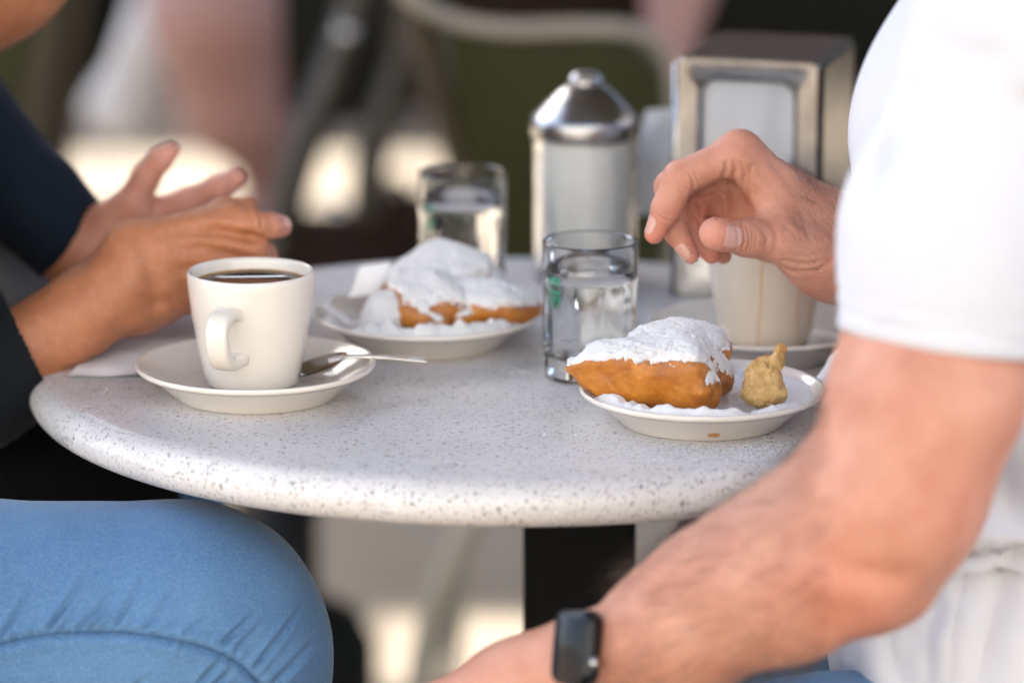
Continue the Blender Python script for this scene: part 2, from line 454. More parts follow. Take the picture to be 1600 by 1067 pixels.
def nets(g, lo, h):
    s = g < 0
    c = np.zeros([n - 1 for n in g.shape], np.int8)
    cs = [(i, j, k) for i in (0, 1) for j in (0, 1) for k in (0, 1)]
    sub = lambda a, o: a[o[0]:a.shape[0] - 1 + o[0], o[1]:a.shape[1] - 1 + o[1], o[2]:a.shape[2] - 1 + o[2]]
    for o in cs: c += sub(s, o)
    act = (c > 0) & (c < 8)
    ids = np.argwhere(act); n = len(ids)
    idx = np.full(act.shape, -1, np.int64); idx[act] = np.arange(n)
    pos = np.zeros((n, 3)); cnt = np.zeros(n)
    for o in cs:
        for axn in range(3):
            if o[axn]: continue
            p = list(o); p[axn] = 1
            a = g[ids[:, 0] + o[0], ids[:, 1] + o[1], ids[:, 2] + o[2]]; b = g[ids[:, 0] + p[0], ids[:, 1] + p[1], ids[:, 2] + p[2]]
            m = (a < 0) != (b < 0); t = np.where(m, a / np.where(m, a - b, 1), 0)
            q = np.tile(A_(o, float), (n, 1)); q[:, axn] += t
            pos[m] += q[m]; cnt[m] += 1
    V = A_(lo) + (ids + pos / cnt[:, None]) * h
    F = []
    for axn in range(3):
        b_, c_ = [(1, 2), (2, 0), (0, 1)][axn]
        s0 = np.take(s, range(0, s.shape[axn] - 1), axn); s1 = np.take(s, range(1, s.shape[axn]), axn)
        e = np.argwhere(s0 != s1)
        ok = (e[:, b_] > 0) & (e[:, c_] > 0) & (e[:, b_] < g.shape[b_] - 1) & (e[:, c_] < g.shape[c_] - 1); e = e[ok]
        q = []
        for db, dc in ((-1, -1), (0, -1), (0, 0), (-1, 0)):
            ee = e.copy(); ee[:, b_] += db; ee[:, c_] += dc; q.append(idx[ee[:, 0], ee[:, 1], ee[:, 2]])
        q = np.stack(q, 1); inside = s0[e[:, 0], e[:, 1], e[:, 2]]
        q[~inside] = q[~inside][:, ::-1]
        F.append(q)
    F = np.concatenate(F); F = F[(F >= 0).all(1)]
    return V, F
def relax(V, F, it=1, lam=0.5):
    for _ in range(it):
        acc = np.zeros_like(V); n = np.zeros(len(V))
        for a, b in ((0, 1), (1, 2), (2, 3), (3, 0)):
            np.add.at(acc, F[:, a], V[F[:, b]]); np.add.at(acc, F[:, b], V[F[:, a]])
            np.add.at(n, F[:, a], 1); np.add.at(n, F[:, b], 1)
        n = np.maximum(n, 1)
        V = V + lam * (acc / n[:, None] - V)
    return V
def normals(V, F):
    d = np.cross(V[F[:, 2]] - V[F[:, 0]], V[F[:, 3]] - V[F[:, 1]]); N = np.zeros_like(V)
    for i in range(4): np.add.at(N, F[:, i], d)
    return N / np.maximum(np.linalg.norm(N, axis=1, keepdims=True), 1e-12)
def sculpt(prims, lo, hi, h, it=1):
    g = field(prims, lo, hi, h); V, F = nets(g, lo, h); return relax(V, F, it), F
def bounds(prims, pad=0.01):
    return np.min([p[1] for p in prims], 0) - pad, np.max([p[2] for p in prims], 0) + pad
def join(parts):
    Vs, Fs, n = [], [], 0
    for V, F in parts: Vs.append(V); Fs.append(F + n); n += len(V)
    return np.concatenate(Vs), np.concatenate(Fs)
def near(V, pts, r):
    out = np.zeros(len(V))
    for p in pts: out = np.maximum(out, np.clip(1 - np.linalg.norm(V - A_(p), axis=1) / r, 0, 1))
    return out * out * (3 - 2 * out)

# ================================================================== large structure
TZ = 0.74                                             # height of the table top
bm = bmesh.new()
for x0, x1, y0, y1 in ((-120, 120, -120, 160),):
    vs = [bm.verts.new(p) for p in ((x0, y0, 0), (x1, y0, 0), (x1, y1, 0), (x0, y1, 0))]; bm.faces.new(vs)
kind(from_bm('ground', bm, M['ground'], smooth=False), 'structure')

cn = thing('cafe_canopy', 'unseen dark canvas canopy on four posts shading the cafe tables', 'canopy', (0, 0.2, 0))
for lo_, hi_ in (((-2.95, -2.3, 5.0), (6.2, 5.90, 5.03)), ((-2.95, 5.90, 5.0), (-2.20, 6.16, 5.03)), ((-1.96, 5.90, 5.0), (6.2, 6.16, 5.03)), ((-2.95, 6.16, 5.0), (6.2, 8.45, 5.03))):  # edges shaped for the shade, gap added to drop a sun patch below the table
    bm = bmesh.new(); rbox(bm, lo_, hi_); from_bm('canvas_roof', bm, M['canopy'], cn, False)
for px_ in (-2.9, 6.1):
    for py_ in (-2.2, 8.3):
        bm = bmesh.new(); tube(bm, [(px_, py_, 0), (px_, py_, 5.0)], 0.035); from_bm('post', bm, M['tube_dark'], cn)

fa = thing('fill_facade', 'added pale town house, out of view, bouncing sunlight onto the table', 'building', (0, -10.5, 0))  # added behind the camera as a bright reflector for front fill
bm = bmesh.new(); rbox(bm, (-22, -18.0, 0.0), (22, -10.5, 8.6)); from_bm('wall', bm, M['stucco'], fa, False)
bm = bmesh.new(); rbox(bm, (-22.3, -18.3, 8.6), (22.3, -10.2, 9.0)); from_bm('cornice', bm, M['stucco'], fa, False)
for fx in range(-20, 21, 4):
    for fz in (0.9, 4.9):
        bm = bmesh.new(); rbox(bm, (fx - 0.62, -10.52, fz), (fx + 0.62, -10.47, fz + 2.5)); w_ = from_bm('window', bm, M['shutter'], fa, False)
        bm = bmesh.new(); rbox(bm, (fx - 0.72, -10.52, fz - 0.14), (fx + 0.72, -10.38, fz)); from_bm('sill', bm, M['stucco'], w_, False)
pl_ = thing('dark_screen_box', 'added long dark planter box cutting off the sunlit lane behind the cafe', 'planter', (0, 4.95, 0))  # added to hide the sunlit ground farther back
bm = bmesh.new(); rbox(bm, (-3.2, 4.95, 0.0), (3.2, 5.35, 0.42), 0.01); from_bm('box', bm, M['brown_leather'], pl_, False)
bm = bmesh.new(); rbox(bm, (-3.22, 4.93, 0.42), (3.22, 5.37, 0.46), 0.005); from_bm('rim', bm, M['brown_leather'], pl_, False)
fb = thing('reflection_backdrop', 'added dark brick house, out of view, giving metal and table dark reflections', 'building', (0, 10.5, 0))  # added out of view so holder and table top reflect something dark
bm = bmesh.new(); rbox(bm, (-25, 10.5, 0.0), (25, 17.0, 5.4)); from_bm('wall', bm, M['brick_wall'], fb, False)
for fx in range(-22, 23, 4):
    bm = bmesh.new(); rbox(bm, (fx - 0.6, 10.47, 0.9), (fx + 0.6, 10.52, 3.4)); from_bm('window', bm, M['shutter'], fb, False)
# ------------------------------------------------------------------ the table
tb = thing('cafe_table', 'round white table top speckled grey on a black square post', 'table', (0.0012, -0.0468, 0.0))
R, T = 0.2972, 0.0267
TC = (0.0012, -0.0485, 0)
prof = [(0, TZ - T), (R - 0.02, TZ - T)]
for i in range(0, 17):
    a = -PI / 2 + PI * i / 16
    prof.append((R - 0.0145 + 0.0145 * math.cos(a), TZ - T / 2 + T / 2 * math.sin(a)))
prof += [(R - 0.019, TZ + 0.0001), (0.2, TZ), (0, TZ)]
bm = bmesh.new(); lathe(bm, prof, 200, TC); from_bm('table_top', bm, M['table'], tb)
bm = bmesh.new(); rbox(bm, (0.007, -0.082, 0.03), (0.076, -0.012, TZ - T - 0.006), 0.004); from_bm('post', bm, M['black_metal'], tb, False)
bm = bmesh.new(); rbox(bm, (-0.10, -0.16, TZ - T - 0.006), (0.18, 0.07, TZ - T), 0.001); from_bm('mounting_plate', bm, M['black_metal'], tb, False)
bm = bmesh.new(); lathe(bm, [(0, 0.0), (0.22, 0.0), (0.22, 0.012), (0.06, 0.03), (0, 0.03)], 64, (0.042, -0.047, 0)); from_bm('base_disc', bm, M['black_metal'], tb, auto=40)

# ------------------------------------------------------------------ crockery
SAU_IN = [(0.0, 0.0062), (0.040, 0.0064), (0.047, 0.0072), (0.0525, 0.0094), (0.060, 0.0142), (0.0655, 0.0176), (0.0680, 0.0192)]
def saucer_z(r):
    return np.interp(r, [p[0] for p in SAU_IN] + [0.0697], [p[1] for p in SAU_IN] + [0.0203])
def saucer(name, label, c, group, cat='saucer', mat='china'):
    t = thing(name, label, cat, c, group)
    prof = [(0, 0.0026), (0.0435, 0.0022), (0.0448, 0.0), (0.0470, 0.0), (0.0482, 0.0012), (0.0505, 0.0040), (0.0560, 0.0085), (0.0635, 0.0142), (0.0675, 0.0166),
            (0.0690, 0.0168), (0.0703, 0.0178), (0.0707, 0.0192), (0.0703, 0.0202), (0.0693, 0.0204)] + SAU_IN[::-1]
    bm = bmesh.new(); lathe(bm, prof, 128, c); from_bm('dish', bm, M[mat], t)
    return t
SG = 'small cream china plates on the table'
sau1 = saucer('saucer', 'cream saucer holding the full coffee cup and the spoon', (-0.1510, -0.1454, TZ), SG)
pla1 = saucer('plate', 'cream plate with one sugared beignet, torn bite and coffee drip', (0.1092, -0.2053, TZ), SG, 'plate')
pla2 = saucer('plate', 'cream plate with a heap of sugared beignets behind the spoon', (-0.0530, -0.014, TZ), SG, 'plate')
sau2 = saucer('saucer', 'cream saucer below the hand, under the milk stained cup', (0.1550, -0.0400, TZ), SG)
# coffee drip on the wall of the near plate
bm = bmesh.new()
v0 = bmesh.ops.create_uvsphere(bm, u_segments=20, v_segments=10, radius=1.0)['verts']
for v in v0: v.co = Vector((0.1132 + v.co.x * 0.0036, -0.2582 + v.co.y * 0.0009 , 0.7452 + v.co.z * 0.0011))
from_bm('coffee_drip', bm, simple('dried_coffee', (0.30, 0.13, 0.02), 0.25), pla1)

CUP_OUT = [(0.0255, 0.0), (0.0272, 0.0012), (0.0290, 0.008), (0.0322, 0.024), (0.0352, 0.042), (0.0368, 0.055), (0.0374, 0.062), (0.0376, 0.0655), (0.0372, 0.0672), (0.0362, 0.0677)]
def cup(name, label, c, handle, group, mat, level):
    t = thing(name, label, 'cup', c, group)
    prof = [(0, 0.0016), (0.0225, 0.0016), (0.024, 0.0)] + CUP_OUT + [(0.0350, 0.0668), (0.0345, 0.065), (0.0332, 0.052), (0.0315, 0.036), (0.0285, 0.018), (0.024, 0.008), (0, 0.0065)]
    bm = bmesh.new(); lathe(bm, prof, 128, c); from_bm('bowl', bm, M[mat], t)
    d = Vector((math.cos(handle), math.sin(handle), 0)); w = Vector((-d.y, d.x, 0)); C = Vector(c)
    P = [C + d * a + Vector((0, 0, z)) for a, z in ((0.0335, 0.0485), (0.0405, 0.0500), (0.0505, 0.0488), (0.0555, 0.0430), (0.0545, 0.0330), (0.0490, 0.0245), (0.0410, 0.0208), (0.0315, 0.0215))]
    P = spline(P, 8); n = len(P)
    hw = [0.0068 + 0.0030 * (abs(2 * i / (n - 1) - 1) ** 6) for i in range(n)]
    bm = bmesh.new(); tube(bm, P, 0.004, 20, (hw, 0.0041, w)); from_bm('handle', bm, M[mat], t)
    if level:
        bm = bmesh.new(); rr = float(np.interp(level, [0.018, 0.036, 0.052, 0.065], [0.0285, 0.0315, 0.0332, 0.0345])) + 0.0003
        lathe(bm, [(0, level), (rr - 0.0012, level), (rr, level + 0.0006)], 96, c); from_bm('coffee', bm, M['coffee'], t)
    return t
CG = 'thick cream coffee cups'
cup1 = cup('coffee_cup', 'cream china cup of black coffee, handle facing out', (-0.1530, -0.1450, TZ + 0.0075), math.radians(-107), CG, 'china', 0.0605)
cup2 = cup('coffee_cup', 'cream china cup with dried milk drips below the hand', (0.1565, -0.0360, TZ + 0.0075), math.radians(60), CG, 'china_stained', 0.030)

# teaspoon in the saucer
sp = thing('teaspoon', 'steel teaspoon resting in the saucer beside the coffee cup', 'spoon', (-0.115, -0.135, TZ + 0.009))
bm = bmesh.new()
b0 = A_((-0.1157, -0.1400, 0.7557)); b1 = A_((-0.0518, -0.1250, 0.7563))
nu, nv = 18, 12; ax_ = Vector((-0.1060, -0.1370, 0.7596)) - Vector((-0.1178, -0.1430, 0.7560)); ax_ = (ax_).normalized(); sd = ax_.cross(Vector((0, 0, 1))).normalized(); up = sd.cross(ax_)
cb = Vector((-0.1138, -0.1410, 0.7571)) + Vector((0, 0, 0.001))
rows = []
for s_ in (0, 1):
    g = []
    for i in range(nu + 1):
        u = -1 + 2 * i / nu; half = 0.0115 * math.sqrt(max(1 - u * u, 0.0)) * (1 - 0.18 * u)
        row = []
        for j in range(nv + 1):
            v = -1 + 2 * j / nv
            depth = -0.0055 * max(1 - u * u, 0) * (1 - v * v)
            row.append(bm.verts.new(cb + ax_ * (u * 0.0185) + sd * (half * v) + up * (depth - (0.0008 if s_ else 0))))
        g.append(row)
    rows.append(g)
for g in rows:
    for i in range(nu):
        for j in range(nv): bm.faces.new((g[i][j], g[i + 1][j], g[i + 1][j + 1], g[i][j + 1]))
bmesh.ops.remove_doubles(bm, verts=bm.verts, dist=1e-5)
from_bm('spoon_bowl', bm, M['steel'], sp)
hp = spline([(-0.1089, -0.1390, 0.7585), (-0.1007, -0.1360, 0.7601), (-0.0909, -0.1340, 0.7604), (-0.0759, -0.1310, 0.7593), (-0.0608, -0.1270, 0.7571), (-0.0518, -0.1240, 0.7556)], 8); n = len(hp)
hw = [0.0026 + 0.0032 * max(0, (i / n - 0.45)) ** 1.0 * 2 for i in range(n)]
bm = bmesh.new(); tube(bm, hp, 0.002, 14, (hw, 0.0011, sd)); from_bm('spoon_handle', bm, M['steel'], sp)

# ------------------------------------------------------------------ water glasses
def water_glass(label, c, rot):
    t = thing('water_glass', label, 'glass', c, 'water glasses')
    n = 8
    def fac(a, z):
        k = 2 * PI / n; b = (a - rot) % k - k / 2
        f = math.cos(k / 2) / math.cos(b) * 1.035
        z0 = z
        w = max(0, min(1, (0.058 - z0) / 0.006)) * max(0, min(1, (z0 - 0.006) / 0.006))
        return 1 + (min(f, 1.0) - 1) * w
    prof = [(0, 0.0035), (0.018, 0.003), (0.0225, 0.0006), (0.0245, 0.0), (0.0265, 0.0012), (0.0275, 0.004), (0.0280, 0.010), (0.0283, 0.020), (0.0284, 0.035), (0.0285, 0.050), (0.0287, 0.058), (0.0287, 0.066), (0.0286, 0.080), (0.0284, 0.0832), (0.0277, 0.0840), (0.0270, 0.0832)]
    inner = [(0.0266, 0.080), (0.0264, 0.060), (0.0260, 0.040), (0.0256, 0.022), (0.0248, 0.0165), (0.0225, 0.0140), (0, 0.0130)]
    bm = bmesh.new(); lathe(bm, prof + inner, 128, c, lambda a, z: fac(a, z)); 
    from_bm('tumbler', bm, M['glass'], t, auto=22)
    k_ = 1.0035
    lv = 0.0665
    wp = [(0, 0.0128), (0.0225 * k_, 0.0138), (0.0248 * k_, 0.0163), (0.0256 * k_, 0.022), (0.0260 * k_, 0.040), (0.0264 * k_, 0.060), (0.02648 * k_, lv + 0.0007), (0.0255, lv + 0.0001), (0.024, lv), (0, lv)]
    bm = bmesh.new(); lathe(bm, wp, 128, c, lambda a, z: fac(a, z) if z < 0.06 else 1); from_bm('water_fill', bm, M['water'], t)
    # small green printed mark of two rows of letters on the outside of the glass
    bm = bmesh.new(); 
    for row, (z0, z1) in enumerate(((0.0595, 0.0655), (0.047, 0.0575))):
        for q in range(3):
            a0 = PI * 1.185 + q * 0.115 + row * 0.015; a1 = a0 + 0.082
            for (aa, ab, za, zb) in ((a0, a0 + 0.026, z0, z1), (a0, a1, z1 - 0.0016, z1), (a1 - 0.026, a1, z0 + (0 if q != 1 else 0.003), z1), (a0, a1, (z0 + z1) / 2 - 0.0008, (z0 + z1) / 2 + 0.0008)):
                vs = [bm.verts.new((c[0] + 0.02895 * math.cos(a_), c[1] + 0.02895 * math.sin(a_), c[2] + z_)) for a_, z_ in ((aa, za), (ab, za), (ab, zb), (aa, zb))]
                bm.faces.new(vs)
    o = from_bm('printed_mark', bm, M['green_print'], t, False); kind(o, 'stuff')
    return t
water_glass('faceted glass of water beside the single beignet', (0.0465, -0.1010, TZ), 0.2)
water_glass('faceted glass of water behind the heaped beignets', (-0.0325, 0.1130, TZ), 0.55)

# ------------------------------------------------------------------ sugar shaker
c = (0.0488, 0.1600, TZ)
sh = thing('sugar_shaker', 'glass sugar pourer with a domed steel lid', 'sugar shaker', c)
nf = 12
def fac2(a, z):
    k = 2 * PI / nf; b = a % k - k / 2; f = math.cos(k / 2) / math.cos(b) * 1.02
    w = max(0, min(1, (0.094 - z) / 0.006)) * max(0, min(1, (z - 0.004) / 0.004)); return 1 + (min(f, 1.0) - 1) * w
bm = bmesh.new(); lathe(bm, [(0, 0.002), (0.030, 0.0), (0.0335, 0.003), (0.0345, 0.010), (0.0345, 0.088), (0.0352, 0.097), (0.0345, 0.103), (0.0325, 0.103), (0.0318, 0.097), (0.0315, 0.012), (0.029, 0.007), (0, 0.007)], 96, c, fac2); from_bm('jar', bm, M['glass'], sh, auto=20)
bm = bmesh.new(); lathe(bm, [(0, 0.0078), (0.0282, 0.0078), (0.0307, 0.013), (0.03095, 0.090), (0.0308, 0.0985), (0.015, 0.0995), (0, 0.0995)], 96, c, fac2); from_bm('sugar', bm, M['sugar_fill'], sh)
bm = bmesh.new(); lathe(bm, [(0.0340, 0.0995), (0.0362, 0.0995), (0.0368, 0.1015), (0.0368, 0.109), (0.0360, 0.1115), (0.0345, 0.1135), (0.026, 0.1222), (0.0175, 0.1300), (0.0120, 0.1335), (0.0095, 0.1342), (0.0, 0.1342)], 96, c); from_bm('lid', bm, M['chrome'], sh)
bm = bmesh.new(); lathe(bm, [(0.0115, 0.1325), (0.0118, 0.1360), (0.0105, 0.1395), (0.0065, 0.1418), (0, 0.1424)], 48, c); from_bm('pour_spout', bm, M['chrome'], sh)
bm = bmesh.new(); rbox(bm, (c[0] - 0.006, c[1] - 0.016, c[2] + 0.1385), (c[0] + 0.006, c[1] - 0.004, c[2] + 0.1400), 0.0006); from_bm('spout_flap', bm, M['chrome'], sh, False)

# ------------------------------------------------------------------ napkin dispenser (built square to the axes, then turned)
HW, HD, HH = 0.048, 0.0575, 0.159
nd = thing('napkin_dispenser', 'upright chrome box full of white paper napkins', 'napkin holder', (0, 0, 0))
def rrect(w, h, r, n=6, cx=0, cz=0):
    out = []
    for sx, sz, a0 in ((1, 1, 0), (-1, 1, PI / 2), (-1, -1, PI), (1, -1, 1.5 * PI)):
        for i in range(n + 1):
            a = a0 + PI / 2 * i / n; out.append((cx + sx * (w - r) + r * math.cos(a), cz + sz * (h - r) + r * math.sin(a)))
    return out
for sgn, nm in ((-1, 'front_plate'), (1, 'rear_plate')):
    bm = bmesh.new(); n = 6
    o_ = rrect(HW - 0.0012, HH / 2, 0.005, n, 0, HH / 2); i_ = rrect(0.0305, 0.054, 0.010, n, 0, 0.0905)
    lay = []
    for (pts, y) in ((o_, 0.004), (o_, 0.0012), ([(x * 0.985, (z - HH / 2) * 0.99 + HH / 2) for x, z in o_], 0.0), ([(x * 1.09, (z - 0.0905) * 1.06 + 0.0905) for x, z in i_], 0.0), (i_, 0.0022), (i_, 0.004)):
        lay.append([bm.verts.new((x, sgn * (HD - y), z)) for x, z in pts])
    N = len(o_)
    for A, B in zip(lay, lay[1:]):
        for k in range(N): bm.faces.new((A[k], A[(k + 1) % N], B[(k + 1) % N], B[k]))
    from_bm(nm, bm, M['holder_metal'], nd, auto=35)
bm = bmesh.new()
sec = [(-HW, 0.0), (-HW, HH - 0.006), (-HW + 0.0018, HH - 0.0018), (-HW + 0.006, HH), (HW - 0.006, HH), (HW - 0.0018, HH - 0.0018), (HW, HH - 0.006), (HW, 0.0)]
rings = []
for y in (-HD + 0.0035, HD - 0.0035): rings.append([bm.verts.new((x, y, z)) for x, z in sec])
for k in range(len(sec) - 1): bm.faces.new((rings[0][k], rings[0][k + 1], rings[1][k + 1], rings[1][k]))
from_bm('shell', bm, M['holder_metal'], nd, auto=20)
bm = bmesh.new(); rbox(bm, (-HW + 0.001, -HD + 0.006, 0.0), (HW - 0.001, HD - 0.006, 0.003)); from_bm('bottom_plate', bm, M['black_metal'], nd, False)
for sx in (-1, 1):
    bm = bmesh.new(); tube(bm, [(sx * (HW - 0.001), -HD + 0.0028, 0.001), (sx * (HW - 0.001), -HD + 0.0028, HH - 0.004)], 0.0030, 10); from_bm('trim_and_reflection', bm, M['black_metal'] if sx > 0 else M['holder_metal'], nd)  # right strip is black to stand in for a dark reflection along the edge
for sgn in (-1, 1):
    for q in range(5):
        bm = bmesh.new(); n = 14; rows = []
        yb = sgn * (HD - 0.0065 - 0.0022 * q)
        for i in range(n + 1):
            u = -1 + 2 * i / n; x = u * 0.0405; bow = 0.0026 * (1 - u * u) * (1.0 if q < 2 else 0.5)
            rows.append([bm.verts.new((x, yb + sgn * (bow + 0.0009 * math.sin(9 * u + q)), z)) for z in (0.008, 0.05, 0.10, 0.150 - 0.002 * q)])
        for a, b in zip(rows, rows[1:]):
            for k in range(3): bm.faces.new((a[k], a[k + 1], b[k + 1], b[k]))
        g = bmesh.ops.solidify(bm, geom=bm.faces[:], thickness=0.0012)
        from_bm('napkin', bm, M['napkin'], nd)
bm = bmesh.new(); rbox(bm, (-0.040, -HD + 0.018, 0.008), (0.040, HD - 0.018, 0.15), 0.002); from_bm('napkin_pack', bm, M['napkin'], nd, False)
# a napkin pulled half out of the rear opening
nd.location = (0.1675, 0.1580, TZ); nd.rotation_euler = (0, 0, math.radians(-16))

def paper(name, label, path, width_axis, hw, parent=None, group=None, crumple=0.002, seed=0, mat='napkin', cat='napkin', n=24, m=16):
    P = spline(path, n // (len(path) - 1) + 1); w = Vector(width_axis).normalized()
    V, F = [], []
    for i, p in enumerate(P):
        for j in range(m + 1):
            v = -1 + 2 * j / m; V.append(Vector(p) + w * hw * v)
    V = np.array([tuple(v) for v in V]); cols = m + 1
    F = np.array([(i * cols + j, i * cols + j + 1, (i + 1) * cols + j + 1, (i + 1) * cols + j) for i in range(len(P) - 1) for j in range(m)])
    N = normals(V, F); d = fbm(V, 45, 3, seed) * crumple + np.abs(vnoise(V, 28, seed + 3)) * crumple
    V = V + N * d[:, None]
    V2 = np.concatenate([V, V - N * 0.0006]); F2 = np.concatenate([F, F[:, ::-1] + len(V)])
    o = from_np(name, V2, F2, M[mat], parent)
    if parent is None: tag(o, label, cat, group)
    return o
NG = 'loose white paper napkins'
# napkin leaning on the far side of the dispenser
paper('paper_napkin', 'white napkin hanging beside the chrome dispenser', [(0.0987, 0.2250, 0.7727), (0.0968, 0.2280, 0.7965), (0.0985, 0.2320, 0.8202), (0.1046, 0.2380, 0.8434)], (1, 0.25, 0), 0.013, None, NG, 0.003, 5)
# napkin below the near plate, by the sleeve
tl = TZ + 0.0015
paper('paper_napkin', 'crumpled white napkin by the plate with the torn bite', [(0.176, -0.145, tl + 0.001), (0.186, -0.150, tl + 0.015), (0.198, -0.152, tl + 0.0185), (0.210, -0.153, tl + 0.010), (0.224, -0.153, tl + 0.002)], (0.1, 1, 0), 0.033, None, NG, 0.004, 11)
# napkin under the woman's hands
paper('paper_napkin', 'flat white napkin beneath the gesturing hands', [(-0.262, -0.062, tl), (-0.225, -0.060, tl + 0.0012), (-0.19, -0.055, tl + 0.001), (-0.15, -0.05, tl)], (0.1, 1, 0), 0.045, None, NG, 0.0012, 17)

# ------------------------------------------------------------------ beignets
def smooth01(x): x = np.clip(x, 0, 1); return x * x * (3 - 2 * x)
def beignet(label, prims, h, seed, sugar=0.0032, thr=0.42, group='sugared beignets', rag=1.0, soft=0.38, crumbs=0, bare=None):
    lo, hi = bounds(prims, 0.006); g = field(prims, lo, hi, h)
    ax = grid_axes(lo, hi, h); P = np.stack(np.meshgrid(*ax, indexing='ij'), -1)
    band = np.abs(g) < 0.009; Pb = P[band]
    nz = np.zeros(g.shape, np.float32)
    bump = 0.0016 * vnoise(Pb, 55, seed) + 0.0007 * vnoise(Pb, 150, seed + 1) + 0.0016 * np.clip(vnoise(Pb, 95, seed + 21) - 0.45, 0, 1) + 0.0003 * vnoise(Pb, 420, seed + 2)
    gd = g.copy(); gd[band] -= bump
    gx, gy, gz = np.gradient(g, h)
    up = (gz / np.maximum(np.sqrt(gx * gx + gy * gy + gz * gz), 1e-6))[band]
    t = np.full(g.shape, -0.004, np.float32)
    edge = rag * (0.22 * fbm(Pb, 80, 3, seed + 5) + 0.13 * vnoise(Pb, 330, seed + 6))
    cover = np.clip((up - thr + edge) / soft, -1, 1)
    t[band] = sugar * cover + 0.0005 * vnoise(Pb, 260, seed + 8) + 0.0005 * vnoise(Pb, 700, seed + 9)
    if bare:                                                              # the steep front below the seam stays bare
        tb = t[band]; tb[(Pb[:, 0] < bare[0]) & (Pb[:, 1] < bare[1]) & (Pb[:, 2] < bare[2])] = -0.004; t[band] = tb
    V, F = nets(gd, lo, h); V = relax(V, F, 1, 0.4)
    N = normals(V, F); dust = np.clip((N[:, 2] - thr + 0.75) / 0.75, 0, 1) ** 1.5 * 0.60 + 0.10 * vnoise(V, 120, seed + 40)
    th = thing('beignet', label, 'beignet', tuple(V[V[:, 2].argmin()]), group)
    from_np('dough', V, F, M['dough'], th, True, {'dust': dust, 'rim': np.exp(-((N[:, 2] - thr + 0.16) / 0.14) ** 2)})
    V, F = nets(gd - t, lo, h)
    from_np('powdered_sugar', V, F, M['powder'], th)
    if crumbs:                                                            # loose clumps sitting on the sugar and caught on the crust
        Nn = normals(V, F); ok_ = np.flatnonzero((Nn[:, 2] > -0.15)); ids = rng.choice(ok_, crumbs); gv, gf = [], []
        for i in ids:
            n0 = len(gv); s_ = 0.00012 + 0.00042 * rng.random() ** 4; p = V[i] + Nn[i] * s_ * 0.4; o_ = rng.normal(0, 0.3, (6, 3))
            for q_, d_ in enumerate(((1, 0, 0), (-1, 0, 0), (0, 1, 0), (0, -1, 0), (0, 0, 1), (0, 0, -1))): gv.append(p + (A_(d_) + o_[q_]) * s_)
            gf += [(n0 + a_, n0 + b_, n0 + c_) for a_, b_, c_ in ((0, 2, 4), (2, 1, 4), (1, 3, 4), (3, 0, 4), (2, 0, 5), (1, 2, 5), (3, 1, 5), (0, 3, 5))]
        kind(from_np('sugar_crumbs', np.array(gv), np.array(gf), M['powder'], th, False), 'stuff')
    return th
def ry(a): c_, s_ = math.cos(a), math.sin(a); return A_([[c_, 0, s_], [0, 1, 0], [-s_, 0, c_]])
def rz(a): c_, s_ = math.cos(a), math.sin(a); return A_([[c_, -s_, 0], [s_, c_, 0], [0, 0, 1]])
K = 0.010
beignet('single beignet with white sugar on top and bare golden side', [
    ell((0.0770, -0.2080, 0.7645), (0.038, 0.028, 0.0175), ry(0.14), K),
    cap((0.0340, -0.2160, 0.7733), (0.0676, -0.2160, 0.7672), 0.0040, 0.0150, K),
    cap((0.1211, -0.2080, 0.7607), (0.0950, -0.2180, 0.7632), 0.0045, 0.0160, K),
    cap((0.0445, -0.2190, 0.7710), (0.1015, -0.2340, 0.7665), 0.0080, 0.0160, 0.008),
    cap((0.0942, -0.2360, 0.7610), (0.1044, -0.2360, 0.7610), 0.0080, 0.0085, 0.008),
    cap((0.0357, -0.2220, 0.7763), (0.0669, -0.2360, 0.7838), 0.0026, 0.0040, 0.005),
    cap((0.0669, -0.2360, 0.7838), (0.1016, -0.2440, 0.7839), 0.0040, 0.0040, 0.005),
    cap((0.1016, -0.2440, 0.7839), (0.1223, -0.2120, 0.7632), 0.0040, 0.0030, 0.005), cap((0.1137, -0.1900, 0.7775), (0.1212, -0.2040, 0.7642), 0.0100, 0.0060, 0.008), cap((0.1038, -0.2200, 0.7784), (0.1164, -0.2120, 0.7678), 0.0120, 0.0085, 0.006),
    ell((0.0966, -0.1920, 0.7787), (0.026, 0.022, 0.0150), ry(0.05), 0.008),
    cap((0.0737, -0.1940, 0.7785), (0.1149, -0.1820, 0.7767), 0.0100, 0.0095, 0.008),
    cap((0.0511, -0.2140, 0.7780), (0.0949, -0.2140, 0.7818), 0.0080, 0.0110, 0.008), cap((0.0473, -0.2220, 0.7807), (0.0970, -0.2320, 0.7854), 0.0050, 0.0075, 0.008), cap((0.0670, -0.2340, 0.7777), (0.1003, -0.2420, 0.7767), 0.0080, 0.0090, 0.008),
    ell((0.1066, -0.2470, 0.7698), (0.0052, 0.004, 0.0052), None, 0.004),
], 0.00075, 3, 0.0017, 0.57, 'sugared beignets', 1.6, 0.22, 2600, ((0.0729, -0.2200, 0.7690)[0], -0.212, (0.0544, -0.2320, 0.7765)[2]))
